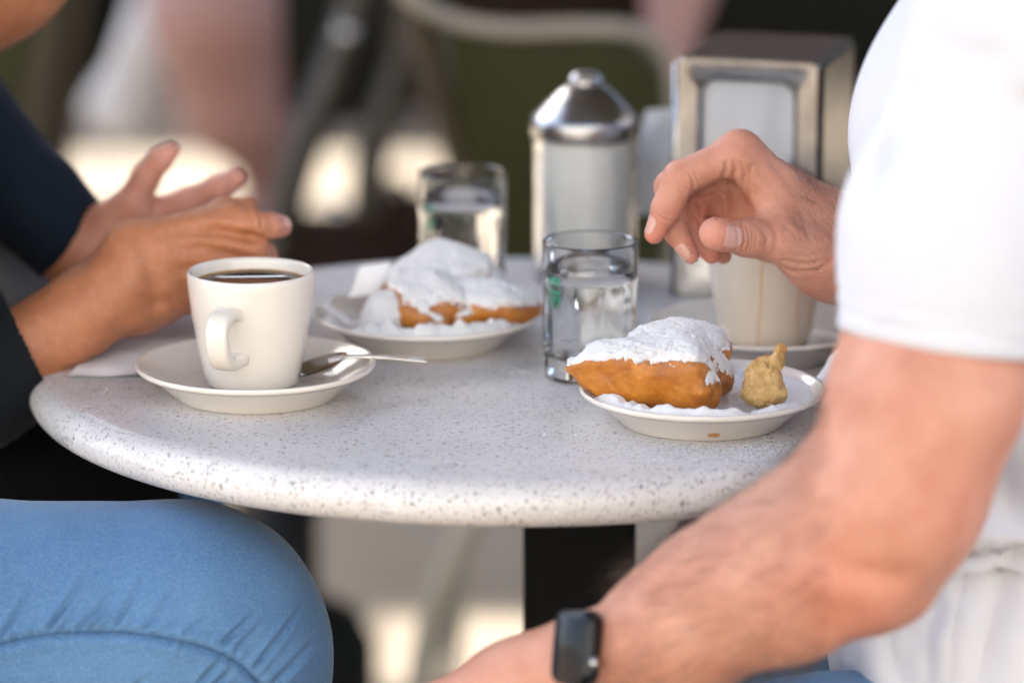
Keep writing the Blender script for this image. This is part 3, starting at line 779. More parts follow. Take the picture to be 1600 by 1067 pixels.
# torn bite
prims = [ell((0.1427, -0.2240, 0.7670), (0.0118, 0.010, 0.0135), ry(-0.15), 0.004), ell((0.1401, -0.2260, 0.7622), (0.0100, 0.009, 0.0085), None, 0.005), ell((0.1465, -0.2280, 0.7616), (0.0085, 0.008, 0.0070), None, 0.004),
         cap((0.1442, -0.2220, 0.7751), (0.1503, -0.2220, 0.7800), 0.0055, 0.0040, 0.003), cap((0.1503, -0.2220, 0.7800), (0.1524, -0.2220, 0.7849), 0.0042, 0.0032, 0.003), cap((0.1524, -0.2220, 0.7849), (0.1534, -0.2220, 0.7879), 0.0032, 0.0022, 0.002),
         cap((0.1407, -0.2190, 0.7755), (0.1476, -0.2180, 0.7813), 0.0044, 0.0022, 0.002) if False else cap((0.1400, -0.2190, 0.7748), (0.1451, -0.2180, 0.7805), 0.0048, 0.0030, 0.003)]
lo, hi = bounds(prims, 0.005); h_ = 0.0006; g = field(prims, lo, hi, h_); P = np.stack(np.meshgrid(*grid_axes(lo, hi, h_), indexing='ij'), -1)
g = g - (0.0014 * vnoise(P, 130, 31) + 0.0012 * vnoise(P, 300, 32) + 0.0004 * vnoise(P, 620, 33) - 0.0016 * np.clip(vnoise(P, 240, 34) - 0.25, 0, 1) * 2).astype(np.float32)
V, F = nets(g, lo, h_)
cr = np.clip(near(V, [(0.1330, -0.2220, 0.7657), (0.1320, -0.2220, 0.7582), (0.1401, -0.2160, 0.7800), (0.1445, -0.2160, 0.7823), (0.1543, -0.2200, 0.7859), (0.1534, -0.2190, 0.7793), (0.1539, -0.2220, 0.7601)], 0.0075) * 1.2, 0, 1)
o = from_np('beignet_bite', V, F, M['crumb'], None, True, {'crust': cr}); tag(o, 'torn tan piece of beignet with a pointed stalk standing upright', 'beignet piece')
K = 0.009
beignet('sugar covered beignet on top at the back of the heap', [
    ell((-0.0443, 0.0180, 0.7769), (0.032, 0.028, 0.0125), ry(-0.12), K), ell((-0.0222, 0.0200, 0.7665), (0.032, 0.026, 0.0115), ry(0.42), K), cap((-0.0754, 0.0050, 0.7732), (-0.0562, 0.0100, 0.7786), 0.0075, 0.011, K), ell((-0.0444, 0.0220, 0.7842), (0.013, 0.014, 0.008), None, K)], 0.0010, 13, 0.0022, 0.22, rag=1.0)
beignet('sugared beignet with bare golden corner at the heap front', [
    ell((-0.0437, -0.0180, 0.7694), (0.036, 0.030, 0.0125), ry(0.26) @ rz(0.2), K), cap((-0.0707, -0.0180, 0.7800), (-0.0516, -0.0200, 0.7743), 0.0050, 0.0120, K), ell((-0.0571, -0.0400, 0.7627), (0.0170, 0.0130, 0.0120), ry(0.3), 0.006), cap((-0.0630, -0.0400, 0.7695), (-0.0460, -0.0460, 0.7572), 0.0080, 0.0085, 0.006), cap((-0.0727, -0.0300, 0.7766), (-0.0662, -0.0400, 0.7574), 0.003, 0.005, 0.004)], 0.0010, 23, 0.0020, 0.66, rag=1.2)
beignet('sugared beignet lying at the plate rim beside the heap', [
    ell((-0.0119, -0.0200, 0.7662), (0.026, 0.026, 0.0125), ry(0.2), K), cap((0.0000, -0.0240, 0.7610), (0.0095, -0.0200, 0.7617), 0.0105, 0.0075, K), cap((-0.0257, -0.0360, 0.7577), (-0.0040, -0.0320, 0.7620), 0.0070, 0.0085, 0.006), ell((-0.0296, -0.0400, 0.7618), (0.008, 0.008, 0.006), None, 0.005)], 0.0010, 37, 0.0020, 0.64, rag=1.2)
beignet('small powdered beignet lump at the left of the heap', [
    ell((-0.0766, -0.0360, 0.7646), (0.0125, 0.012, 0.0115), ry(0.3), 0.006), ell((-0.0806, -0.0360, 0.7589), (0.0105, 0.011, 0.0075), None, 0.006)], 0.0010, 47, 0.0030, -0.9, rag=0.3)
paper('paper_napkin', 'folded napkin corner tucked behind the heap of beignets', [(-0.0935, -0.0040, 0.7678), (-0.0900, -0.0020, 0.7731), (-0.0880, 0.0000, 0.7800), (-0.0857, 0.0040, 0.7861)], (1, 0.2, 0.1), 0.0095, None, NG, 0.0012, 23, n=18, m=10)

# loose sugar on the plates
def sugar_bed(name, label, c, seed, heaps, base, rmax=0.0686):
    n = 150; xs = np.linspace(-rmax, rmax, n); X, Y = np.meshgrid(xs, xs, indexing='ij'); Rr = np.hypot(X, Y)
    P = np.stack([X + c[0], Y + c[1], 0 * X], -1)
    t = base + 0.0011 * fbm(P, 60, 3, seed) + 0.0005 * vnoise(P, 420, seed + 4) + 0.0004 * vnoise(P, 900, seed + 5)
    for hx, hy, hr, hh in heaps: t = t + hh * np.exp(-((X - hx) ** 2 + (Y - hy) ** 2) / hr ** 2) * (1 + 0.35 * vnoise(P, 160, seed + 9))
    fd = smooth01((rmax - 0.0012 - Rr) / 0.0065); t = t * fd - 0.0013 * (1 - fd)
    Z = saucer_z(Rr) + np.maximum(t, -0.0012)
    V = np.stack([X + c[0], Y + c[1], Z + c[2]], -1).reshape(-1, 3); ok = (Rr < rmax) & (t > -0.00125)
    F = []
    I = np.arange(n * n).reshape(n, n); m = ok[:-1, :-1] & ok[1:, :-1] & ok[1:, 1:] & ok[:-1, 1:]
    q = np.stack([I[:-1, :-1], I[1:, :-1], I[1:, 1:], I[:-1, 1:]], -1)[m]
    o = from_np(name, V, q, M['powder']); o['label'] = label; return kind(o, 'stuff')
ring = [(0.058 * math.cos(math.radians(a)), 0.058 * math.sin(math.radians(a)), 0.010, 0.0042) for a in range(200, 285, 9)]
sugar_bed('powdered_sugar', 'loose powdered sugar spilled in the near plate', (0.1092, -0.2053, TZ), 61, ring + [(0.018, -0.052, 0.009, 0.006), (0.036, -0.046, 0.010, 0.0062), (0.048, -0.036, 0.007, 0.004), (0.02, 0.02, 0.03, 0.0035), (0.03, -0.035, 0.012, 0.002)], 0.0006)
ring = [(0.056 * math.cos(math.radians(a)), 0.056 * math.sin(math.radians(a)), 0.011, 0.0050) for a in range(230, 335, 9)]
sugar_bed('powdered_sugar', 'loose powdered sugar in the plate of heaped beignets', (-0.0530, -0.014, TZ), 71, ring + [(0.01, -0.05, 0.01, 0.005), (-0.062, -0.008, 0.008, 0.003), (-0.060, -0.018, 0.008, 0.003)], 0.0003)

# sugar dust and grains on the table
V, F = [], []
def grain(x, y, z, s):
    n = len(V); o = rng.normal(0, 0.25, (6, 3))
    for q, d in enumerate(((1, 0, 0), (-1, 0, 0), (0, 1, 0), (0, -1, 0), (0, 0, 1), (0, 0, -1))):
        V.append((x + (d[0] + o[q][0]) * s, y + (d[1] + o[q][1]) * s, z + (d[2] + o[q][2]) * s * 0.7))
    F.extend((n + a, n + b, n + c_) for a, b, c_ in ((0, 2, 4), (2, 1, 4), (1, 3, 4), (3, 0, 4), (2, 0, 5), (1, 2, 5), (3, 1, 5), (0, 3, 5)))
def scatter(n, cx, cy, sx, sy, smin=0.00012, smax=0.0005):
    for _ in range(n):
        x, y = rng.normal(cx, sx), rng.normal(cy, sy)
        if math.hypot(x - TC[0], y - TC[1]) > R - 0.016: continue
        if math.hypot(x - 0.1092, y + 0.2053) < 0.0485: continue
        s = smin + (smax - smin) * rng.random() ** 3; grain(x, y, TZ + s * 0.4, s)
scatter(1600, 0.150, -0.272, 0.035, 0.011, 0.0002, 0.0009); scatter(900, 0.115, -0.278, 0.035, 0.010, 0.0002, 0.0008); scatter(260, -0.19, -0.19, 0.03, 0.02, 0.0001, 0.0004); scatter(350, 0.045, -0.245, 0.016, 0.016); scatter(350, 0.04, -0.20, 0.03, 0.03, smax=0.0004)
scatter(110, -0.02, -0.11, 0.02, 0.012); scatter(40, 0.006, -0.09, 0.004, 0.003, 0.0004, 0.0010); scatter(12, 0.035, -0.238, 0.006, 0.004, 0.0008, 0.0016); scatter(8, -0.243, -0.13, 0.008, 0.008, 0.0006, 0.0011); scatter(300, 0.05, -0.255, 0.05, 0.02, smax=0.00035); scatter(300, -0.03, -0.18, 0.09, 0.05, smax=0.0003)
o = from_np('sugar_grains', np.array(V), np.array(F), M['powder'], None, False); o['label'] = 'scattered grains of powdered sugar on the table top'; kind(o, 'stuff')

# ================================================================== people
def groove(V, N, pts, width, depth, facing=None):
    """press a thin fold into the vertices along a polyline"""
    P = [A_(p, float) for p in pts]; d = np.full(len(V), 9.0)
    for a, b in zip(P, P[1:]):
        ab = b - a; t = np.clip((V - a) @ ab / max(ab @ ab, 1e-12), 0, 1); d = np.minimum(d, np.linalg.norm(V - a - t[:, None] * ab, axis=1))
    w = np.exp(-(d / width) ** 2) - 0.35 * np.exp(-((d - 2.0 * width) / (1.2 * width)) ** 2)
    return V - N * (depth * w)[:, None]

def crease(V, N, pts, width, depth, toward, ymax=9.0):
    """press a fold into the side of the surface that faces along -toward"""
    t_ = A_(toward, float); t_ = t_ / np.linalg.norm(t_); prj = lambda q: q - np.outer(q @ t_, t_) if q.ndim > 1 else q - (q @ t_) * t_
    Q = prj(V); P = [prj(A_(p, float)) for p in pts]; d = np.full(len(V), 9.0); e = np.zeros(len(V)); L = 0.0
    for a, b in zip(P, P[1:]):
        ab = b - a; t = np.clip((Q - a) @ ab / max(ab @ ab, 1e-12), 0, 1); dd = np.linalg.norm(Q - a - t[:, None] * ab, axis=1); m = dd < d; d[m] = dd[m]; e[m] = L + t[m] * np.linalg.norm(ab); L += np.linalg.norm(ab)
    fac = np.clip(-(N @ t_) * 3 + 0.1, 0, 1) * (V[:, 1] < ymax) * (0.35 + 0.65 * np.sin(np.clip(e / max(L, 1e-9), 0, 1) * PI) ** 0.5)
    w = np.exp(-(d / width) ** 2) - 0.35 * np.exp(-((d - 2.0 * width) / (1.2 * width)) ** 2)
    return V - N * (depth * w * fac)[:, None]
from mathutils.bvhtree import BVHTree
def nail_on(parent, VF, tip, back, dorsal, half_w, ln, rad, mat='nail', lift=0.00035):
    """a nail plate laid on the skin: cast from outside onto the finger, then lifted a little"""
    tree = BVHTree.FromPolygons(VF[0].tolist(), VF[1].tolist()); tip = Vector(tip); d = (tip - Vector(back)).normalized(); up = Vector(dorsal); up = (up - d * up.dot(d)).normalized(); sd = d.cross(up)
    n, m = 16, 14; g0, g1 = [], []; bm = bmesh.new()
    for i in range(n + 1):
        t = i / n; r0, r1 = [], []
        sh = min(1.0, math.sqrt(max(0.0, 1 - max(0, (0.32 - t) / 0.34) ** 2))) * min(1.0, math.sqrt(max(0.0, 1 - max(0, (t - 0.72) / 0.34) ** 2)))
        for j in range(m + 1):
            a = (-1 + 2 * j / m) * sh * half_w / rad; c0 = tip + d * (ln * (t - 0.90)); dr = sd * math.sin(a) + up * math.cos(a)
            hit = tree.ray_cast(c0 + dr * 0.03, -dr)[0] or (c0 + dr * rad)
            edge = max(abs(-1 + 2 * j / m), abs(2 * t - 1)) ** 6
            r0.append(bm.verts.new(hit + dr * (lift * (1 - 0.75 * edge) + 0.0001))); r1.append(bm.verts.new(hit - dr * 0.0006))
        g0.append(r0); g1.append(r1)
    for g in (g0, g1):
        for i in range(n):
            for j in range(m): bm.faces.new((g[i][j], g[i + 1][j], g[i + 1][j + 1], g[i][j + 1]))
    for i in range(n):
        for j in (0, m): bm.faces.new((g0[i][j], g0[i + 1][j], g1[i + 1][j], g1[i][j]))
    return from_bm('fingernail', bm, M[mat], parent)

def strands(parent, V, N, pick, count, length, along, seed, rad=0.00006):
    """fine body hair as thin tapered slivers"""
    r_ = np.random.default_rng(seed); ids = np.flatnonzero(pick)
    if not len(ids): return
    ids = r_.choice(ids, count); Vs, Fs = [], []
    al = A_(along, float)
    for i in ids:
        p = V[i]; n = N[i]; t = al - n * (al @ n); t = t / max(np.linalg.norm(t), 1e-6)
        sd = np.cross(n, t); L = length * (0.5 + r_.random()); dr = t * 0.75 + n * (0.35 + 0.5 * r_.random()) + sd * r_.normal(0, 0.35)
        q = len(Vs); side = np.cross(dr, r_.normal(0, 1, 3)); side /= max(np.linalg.norm(side), 1e-6)
        for k, f_ in enumerate((0, 0.35, 0.7)):
            c_ = p + dr * L * f_ + t * L * 0.35 * f_ * f_; w = rad * (1 - f_ * 0.7); Vs.append(c_ - side * w); Vs.append(c_ + side * w)
        Vs.append(p + dr * L + t * L * 0.35)
        Fs += [(q, q + 1, q + 3), (q, q + 3, q + 2), (q + 2, q + 3, q + 5), (q + 2, q + 5, q + 4), (q + 4, q + 5, q + 6)]
    return kind(from_np('arm_hair', np.array(Vs), np.array(Fs), M['arm_hair'], parent, False), 'stuff')

def cut_box(VF, lo, hi, centre, rad):
    V, F = VF; m = ((V > lo) & (V < hi)).all(1) & (np.linalg.norm(V - A_(centre), axis=1) < rad)
    F = F[~m[F].any(1)]; u = np.unique(F); r = np.full(len(V), -1); r[u] = np.arange(len(u)); return V[u], r[F]
def weld(V, F, centres):
    """bridge the open ends of finely and coarsely meshed limbs so that the body is one surface"""
    bm = bmesh.new(); vs = [bm.verts.new(v) for v in V.tolist()]
    for f in F.tolist():
        try: bm.faces.new([vs[i] for i in f])
        except ValueError: pass
    todo = {e for e in bm.edges if len(e.link_faces) == 1}; loops = []
    while todo:
        e = todo.pop(); lp = [e]; st = list(e.verts)
        while st:
            v = st.pop()
            for q in v.link_edges:
                if q in todo: todo.remove(q); lp.append(q); st += list(q.verts)
        if len(lp) > 12: loops.append((lp, sum((q.verts[0].co for q in lp), Vector()) / len(lp)))
    for c_ in centres:
        ls = sorted(loops, key=lambda l: (l[1] - Vector(c_)).length)[:2]
        if len(ls) < 2: continue
        try: bmesh.ops.bridge_loops(bm, edges=ls[0][0] + ls[1][0])
        except Exception as ex: print('weld:', ex)
    bmesh.ops.delete(bm, geom=[v for v in bm.verts if not v.link_faces], context='VERTS')
    bm.verts.ensure_lookup_table(); bm.verts.index_update()
    V = np.array([v.co for v in bm.verts]); Fl = [[v.index for v in f.verts] for f in bm.faces]; bm.free(); return V, Fl
# ------------------------------------------------------------------ the man on the right
man = thing('person', 'man in a white T-shirt sitting at the table, hand above the plate', 'person', (0.45, -0.20, 0.0))
D_ = -0.040
# his right hand (the far one): thumb towards us, the fingers hanging down
iM, iP, iD, iT = (0.1326, -0.1500, 0.8870), (0.0977, -0.1520, 0.8719), (0.0893, -0.1540, 0.8530), (0.0831, -0.1550, 0.8388)
mM, mP, mD, mT = (0.1319, -0.1300, 0.8818), (0.0934, -0.1320, 0.8623), (0.0952, -0.1400, 0.8387), (0.1050, -0.1440, 0.8238)
rM, rP, rD, rT = (0.1361, -0.1120, 0.8745), (0.1060, -0.1140, 0.8487), (0.1083, -0.1200, 0.8291), (0.1180, -0.1240, 0.8203)
pM, pP, pD, pT = (0.1433, -0.0960, 0.8645), (0.1191, -0.0980, 0.8389), (0.1190, -0.1040, 0.8234), (0.1257, -0.1080, 0.8156)
tC, tM, tI, tT = (0.1802, -0.1500, 0.8255), (0.1584, -0.1600, 0.8356), (0.1363, -0.1680, 0.8392), (0.1181, -0.1810, 0.8439)
W1, W2 = (0.1931, -0.1280, 0.8331), (0.1880, -0.1380, 0.8183)
G1, G2 = (0.2458, -0.0900, 0.8118), (0.2378, -0.0980, 0.7931)
hand_r = []
hand_r += chain([iM, iP, iD, iT], [0.0106, 0.0098, 0.0083, 0.0058], 0.003)
hand_r += chain([mM, mP, mD, mT], [0.0104, 0.0096, 0.0080, 0.0052], 0.003)
hand_r += chain([rM, rP, rD, rT], [0.0100, 0.0092, 0.0078, 0.0058], 0.003)
hand_r += chain([pM, pP, pD, pT], [0.0090, 0.0080, 0.0068, 0.0052], 0.003)
palm = [cap((0.1879, -0.1360, 0.8332), iM, 0.0165, 0.0108, 0.010), cap((0.1895, -0.1260, 0.8304), mM, 0.0165, 0.0105, 0.010), cap((0.1910, -0.1180, 0.8256), rM, 0.0160, 0.0102, 0.010), cap((0.1918, -0.1100, 0.8176), pM, 0.0150, 0.0092, 0.010),
        cap((0.1751, -0.1280, 0.8469), (0.1470, -0.1220, 0.8649), 0.0165, 0.0120, 0.012)]
thumb = chain([tC, tM, tI, tT], [0.0170, 0.0125, 0.0104, 0.0090], 0.005)
thumb += [cap((0.1751, -0.1460, 0.8346), (0.1545, -0.1540, 0.8465), 0.0150, 0.0085, 0.010), cap((0.1701, -0.1500, 0.8266), (0.1820, -0.1420, 0.8199), 0.0155, 0.0170, 0.010),
          cap((0.1387, -0.1440, 0.8761), (0.1529, -0.1500, 0.8476), 0.0075, 0.0070, 0.012), cap((0.1194, -0.1780, 0.8436), (0.1168, -0.1780, 0.8444), 0.0088, 0.0085, 0.004), cap((0.1408, -0.1120, 0.8610), (0.1532, -0.1220, 0.8295), 0.0150, 0.0150, 0.010), cap((0.1254, -0.1060, 0.8463), (0.1480, -0.1120, 0.8359), 0.0110, 0.0130, 0.006)]
wrist = [cap(W1, G1, 0.0205, 0.0260, 0.012), cap(W2, G2, 0.0205, 0.0260, 0.012), cap((0.1881, -0.1340, 0.8320), W1, 0.0180, 0.0205, 0.012), cap((0.1822, -0.1400, 0.8206), W2, 0.0180, 0.0205, 0.012), ell((0.1953, -0.1180, 0.8364), (0.011, 0.011, 0.010), None, 0.010)]
# forearm to the hidden elbow and shoulder
El, Sh = (0.3642, -0.0300, 0.7583), (0.3268, -0.0300, 0.9341)
arm_r = [cap((0.2418, -0.0940, 0.8016), El, 0.031, 0.043, 0.02), cap(El, Sh, 0.043, 0.055, 0.02)]
lo, hi = bounds(hand_r + palm + thumb, 0.004); cR = (0.2300, -0.0950, 0.8089); hi[0] = (0.2294, -0.1000, 0.8139)[0]; lo2 = lo.copy(); lo2[2] = min(lo[2], 0.76); hi[2] += 0.006; hi[1] += 0.02; lo2[1] -= 0.004
V, F = sculpt(hand_r + palm + thumb + wrist + arm_r, lo2, hi, 0.00085, 2)
N = normals(V, F)
VW = (0.16, 0.96, -0.21)
for pts, w_, d_ in (
    ([(0.1317, -0.1800, 0.8508), (0.1336, -0.1800, 0.8455), (0.1341, -0.1800, 0.8395), (0.1323, -0.1800, 0.8335)], 0.0007, 0.00075), ([(0.1339, -0.1800, 0.8500), (0.1362, -0.1800, 0.8448), (0.1367, -0.1800, 0.8388), (0.1349, -0.1800, 0.8335)], 0.0007, 0.00085), ([(0.1365, -0.1800, 0.8489), (0.1384, -0.1800, 0.8440), (0.1385, -0.1800, 0.8388), (0.1371, -0.1800, 0.8342)], 0.0007, 0.0007), ([(0.1391, -0.1800, 0.8470), (0.1407, -0.1800, 0.8425), (0.1397, -0.1800, 0.8365)], 0.0007, 0.0005), ([(0.1288, -0.1800, 0.8493), (0.1304, -0.1800, 0.8425), (0.1297, -0.1800, 0.8357)], 0.0007, 0.0004),
    ([(0.0911, -0.1600, 0.8769), (0.0970, -0.1600, 0.8708), (0.1038, -0.1600, 0.8663)], 0.0008, 0.0006), ([(0.1029, -0.1600, 0.8761), (0.1052, -0.1600, 0.8708), (0.1042, -0.1600, 0.8648)], 0.0009, 0.0008), ([(0.1059, -0.1600, 0.8761), (0.1082, -0.1600, 0.8701)], 0.0008, 0.0005),
    ([(0.0839, -0.1600, 0.8512), (0.0891, -0.1600, 0.8482), (0.0951, -0.1600, 0.8474)], 0.0008, 0.0006), ([(0.0846, -0.1600, 0.8542), (0.0906, -0.1600, 0.8512)], 0.0007, 0.0004),
    ([(0.1244, -0.1580, 0.8825), (0.1238, -0.1580, 0.8765), (0.1210, -0.1550, 0.8699)], 0.0011, 0.0013), ([(0.1288, -0.1580, 0.8833), (0.1297, -0.1580, 0.8772), (0.1270, -0.1550, 0.8699)], 0.0011, 0.0012), ([(0.1334, -0.1560, 0.8806), (0.1357, -0.1570, 0.8748), (0.1337, -0.1550, 0.8653)], 0.0013, 0.0014), ([(0.1397, -0.1520, 0.8776), (0.1374, -0.1550, 0.8668), (0.1338, -0.1550, 0.8570), (0.1328, -0.1550, 0.8494)], 0.0012, 0.0012),
    ([(0.1262, -0.1300, 0.8588), (0.1271, -0.1300, 0.8512), (0.1265, -0.1300, 0.8427)], 0.0012, 0.0022), ([(0.1345, -0.1300, 0.8596), (0.1350, -0.1300, 0.8512), (0.1340, -0.1300, 0.8420)], 0.0012, 0.0020), ([(0.1090, -0.1300, 0.8569), (0.1172, -0.1300, 0.8588), (0.1270, -0.1300, 0.8565)], 0.0012, 0.0018), ([(0.1069, -0.1300, 0.8435), (0.1114, -0.1300, 0.8389), (0.1146, -0.1300, 0.8312)], 0.0012, 0.0016), ([(0.1075, -0.1300, 0.8527), (0.1113, -0.1300, 0.8489), (0.1099, -0.1300, 0.8420)], 0.0011, 0.0012),
    ([(0.0992, -0.1500, 0.8461), (0.1045, -0.1500, 0.8430), (0.1089, -0.1500, 0.8430)], 0.0008, 0.0007), ([(0.1008, -0.1500, 0.8392), (0.1053, -0.1500, 0.8369)], 0.0008, 0.0005),
    ([(0.1504, -0.1650, 0.8249), (0.1618, -0.1680, 0.8195), (0.1763, -0.1680, 0.8195), (0.1874, -0.1660, 0.8267)], 0.0013, 0.0007), ([(0.1565, -0.1680, 0.8263), (0.1668, -0.1700, 0.8237), (0.1793, -0.1700, 0.8260)], 0.0011, 0.0006), ([(0.1631, -0.1680, 0.8301), (0.1711, -0.1700, 0.8283), (0.1785, -0.1700, 0.8313)], 0.0010, 0.0004),
    ([(0.1894, -0.1620, 0.8380), (0.1925, -0.1630, 0.8275), (0.1893, -0.1600, 0.8155)], 0.0016, 0.0009), ([(0.1628, -0.1680, 0.8491), (0.1688, -0.1680, 0.8453), (0.1726, -0.1680, 0.8385)], 0.0012, 0.0006), ([(0.1576, -0.1680, 0.8468), (0.1629, -0.1680, 0.8430), (0.1659, -0.1680, 0.8377)], 0.0011, 0.0004), ([(0.1438, -0.1760, 0.8469), (0.1467, -0.1780, 0.8413), (0.1457, -0.1780, 0.8346)], 0.0013, 0.0006), ([(0.1497, -0.1760, 0.8485), (0.1526, -0.1780, 0.8413), (0.1513, -0.1780, 0.8323)], 0.0014, 0.0004),
    ([(0.1500, -0.1400, 0.8814), (0.1615, -0.1400, 0.8677), (0.1744, -0.1400, 0.8563)], 0.0028, 0.0007), ([(0.1457, -0.1400, 0.8753), (0.1578, -0.1400, 0.8608)], 0.0026, 0.0006)):
    V = crease(V, N, pts, w_, d_, VW)
V = V + N * (0.0005 * vnoise(V, 80, 5) + 0.00016 * vnoise(V, 260, 6) + 0.00010 * vnoise(V, 620, 7))[:, None]
hr = (V, F); hr_box = (lo2, hi.copy())
# his left arm (the near one), elbow bent, forearm coming towards the watch
S0, U1, E0 = (0.2701, -0.4300, 1.0036), (0.2115, -0.4550, 0.8243), (0.1780, -0.4650, 0.7408)
L1, L2, L3 = (0.1396, -0.4550, 0.7176), (0.0866, -0.4350, 0.6871), (0.0422, -0.4150, 0.6613)
H1, H2 = (0.0000, -0.4000, 0.6413), (-0.0377, -0.3900, 0.6242)
arm_l = [cap(S0, (0.2234, -0.4450, 0.8819), 0.05, 0.0475, 0.02), cap((0.2234, -0.4450, 0.8819), U1, 0.0475, 0.0475, 0.02), cap(U1, (0.1892, -0.4650, 0.7631), 0.0475, 0.0445, 0.012), cap((0.1892, -0.4650, 0.7631), E0, 0.0445, 0.0395, 0.012),
         cap(E0, L1, 0.0395, 0.0385, 0.016), cap(L1, L2, 0.0385, 0.0325, 0.012), cap(L2, L3, 0.0340, 0.0255, 0.02), cap(L3, H1, 0.0250, 0.0235, 0.015), cap(H1, H2, 0.0240, 0.0200, 0.015),
         ell((0.1878, -0.4700, 0.7212), (0.018, 0.018, 0.014), None, 0.02), cap((0.1635, -0.4550, 0.7569), (0.1059, -0.4400, 0.7164), 0.034, 0.030, 0.02), cap((0.2063, -0.4700, 0.8148), (0.1954, -0.4750, 0.7760), 0.040, 0.040, 0.02),
         cap(L3, H1, 0.0250, 0.022, 0.012), cap((0.0441, -0.4050, 0.6501), (0.0000, -0.3850, 0.6254), 0.0225, 0.022, 0.012)]
fing_l = []
for q, (dx, dy, dz) in enumerate(((0, 0, 0), (10, 28, 0.014), (22, 52, 0.028), (36, 74, 0.040))):
    a = A_(H2) + A_((dx * 0.0004, dz, -dy * 0.0004)); b = a + A_((-0.038, 0.004, -0.010)); c_ = b + A_((-0.016, 0.002, -0.018)); e = c_ + A_((-0.006, 0.0, -0.016))
    fing_l += [cap(H1, a, 0.016, 0.0105, 0.010)] + chain([a, b, c_, e], [0.0105, 0.0095, 0.0082, 0.0065], 0.003)
fing_l += chain([(-0.0034, -0.4300, 0.6380), (-0.0336, -0.4350, 0.6203), (-0.0505, -0.4300, 0.6097)], [0.0130, 0.0110, 0.0085], 0.006)
lo, hi = bounds(arm_l + fing_l, 0.006); hi[2] = (0.1941, -0.4500, 0.8664)[2]
V, F = sculpt(arm_l + fing_l, lo, hi, 0.0023, 3)
N = normals(V, F)
V = groove(V, N, [(0.1324, -0.5000, 0.7731), (0.1470, -0.5100, 0.7528), (0.1685, -0.5150, 0.7411), (0.1913, -0.5100, 0.7379)], 0.008, 0.0022)
V = groove(V, N, [(0.0783, -0.4700, 0.7171), (0.1011, -0.4750, 0.6999), (0.1301, -0.4800, 0.6964), (0.1574, -0.5000, 0.7164)], 0.010, 0.0018)
V = V + N * (0.0016 * vnoise(V, 22, 15) + 0.0006 * vnoise(V, 70, 16))[:, None]
al = (V, F); al_box = (lo, hi.copy()); cL = (0.2224, -0.4460, 0.8655)
# torso, neck, head, the other upper arm: coarser, all below the shirt or out of sight
Nk, Hd = (0.402, -0.20, 1.12), (0.372, -0.20, 1.27)
tors = [cap((0.44, -0.30, 0.62), (0.40, -0.30, 0.94), 0.10, 0.095, 0.05), cap((0.44, -0.12, 0.62), (0.40, -0.10, 0.94), 0.10, 0.095, 0.05), cap((0.40, -0.38, 1.00), (0.40, -0.04, 1.00), 0.062, 0.062, 0.05),
        cap((0.41, -0.20, 0.98), Nk, 0.075, 0.058, 0.04), ell(Hd, (0.098, 0.076, 0.118), None, 0.02), ell((0.335, -0.20, 1.215), (0.052, 0.050, 0.055), None, 0.03), ell((0.272, -0.20, 1.255), (0.016, 0.014, 0.018), None, 0.015), ell((0.375, -0.277, 1.26), (0.018, 0.008, 0.030), None, 0.008), ell((0.375, -0.123, 1.26), (0.018, 0.008, 0.030), None, 0.008),
        cap((0.45, -0.30, 0.565), (0.165, -0.34, 0.560), 0.070, 0.054, 0.04), cap((0.45, -0.11, 0.58), (0.17, -0.02, 0.580), 0.074, 0.056, 0.04), cap((0.165, -0.34, 0.560), (0.22, -0.36, 0.11), 0.052, 0.042, 0.02), cap((0.17, -0.02, 0.585), (0.25, 0.0, 0.11), 0.056, 0.042, 0.02)]
tlo, thi = bounds(tors + arm_r, 0.02)
tv, tf = sculpt(tors + [cap(E_[0], E_[1], E_[2], E_[3], 0.02) for E_ in (((0.2010, -0.1180, 0.8178), (0.2461, -0.0900, 0.7992), 0.026, 0.033), ((0.2461, -0.0900, 0.7992), El, 0.033, 0.043), (El, Sh, 0.043, 0.055), (S0, (0.40, -0.37, 1.00), 0.038, 0.045), (S0, (0.2234, -0.4450, 0.8819), 0.042, 0.046), ((0.2234, -0.4450, 0.8819), (0.2206, -0.4475, 0.8559), 0.046, 0.045))], tlo, thi, 0.009, 1)
hr_box[0][:] -= 0.05; hr_box[1][1:] += 0.08; al_box[0][:] -= 0.05; al_box[1][:2] += 0.05
tv, tf = cut_box((tv, tf), hr_box[0], hr_box[1] + A_((0.004, 0, 0)), cR, 0.14); tv, tf = cut_box((tv, tf), al_box[0], al_box[1] + A_((0, 0, 0.004)), cL, 0.088)
V, F = join([hr, al, (tv, tf)]); V, F = weld(V, F, [cR, cL])
V = np.asarray(V)
warm = near(V, [iT, mT, rT, tT, (0.1138, -0.1720, 0.8423)], 0.016) * 0.75 + near(V, [iP, iD, iM, mP, rP, pP], 0.013) * 0.35 + near(V, [(0.1423, -0.1400, 0.8494), (0.1169, -0.1250, 0.8425)], 0.022) * 0.55 + near(V, [(0.1701, -0.5000, 0.7264), (0.2448, -0.4700, 0.8214), (0.2245, -0.4900, 0.7736)], 0.06) * 0.30
body = from_np('body', V, F, M['skin_man'], man, True, {'warm': np.clip(warm, 0, 1)})
strands(man, hr[0], normals(*hr), (hr[0][:, 0] > (0.1634, -0.1400, 0.8226)[0]) & (normals(*hr)[:, 2] > -0.35), 2200, 0.0075, A_(W1) * 0 + A_((-0.6, -0.1, 0.5)), 3)
nl = normals(*al)
strands(man, al[0], nl, (al[0][:, 0] < (0.1605, -0.4600, 0.7243)[0]) & (al[0][:, 0] > (0.0585, -0.4300, 0.6803)[0]), 5200, 0.013, (-0.85, 0.05, -0.35), 4, 0.00006)
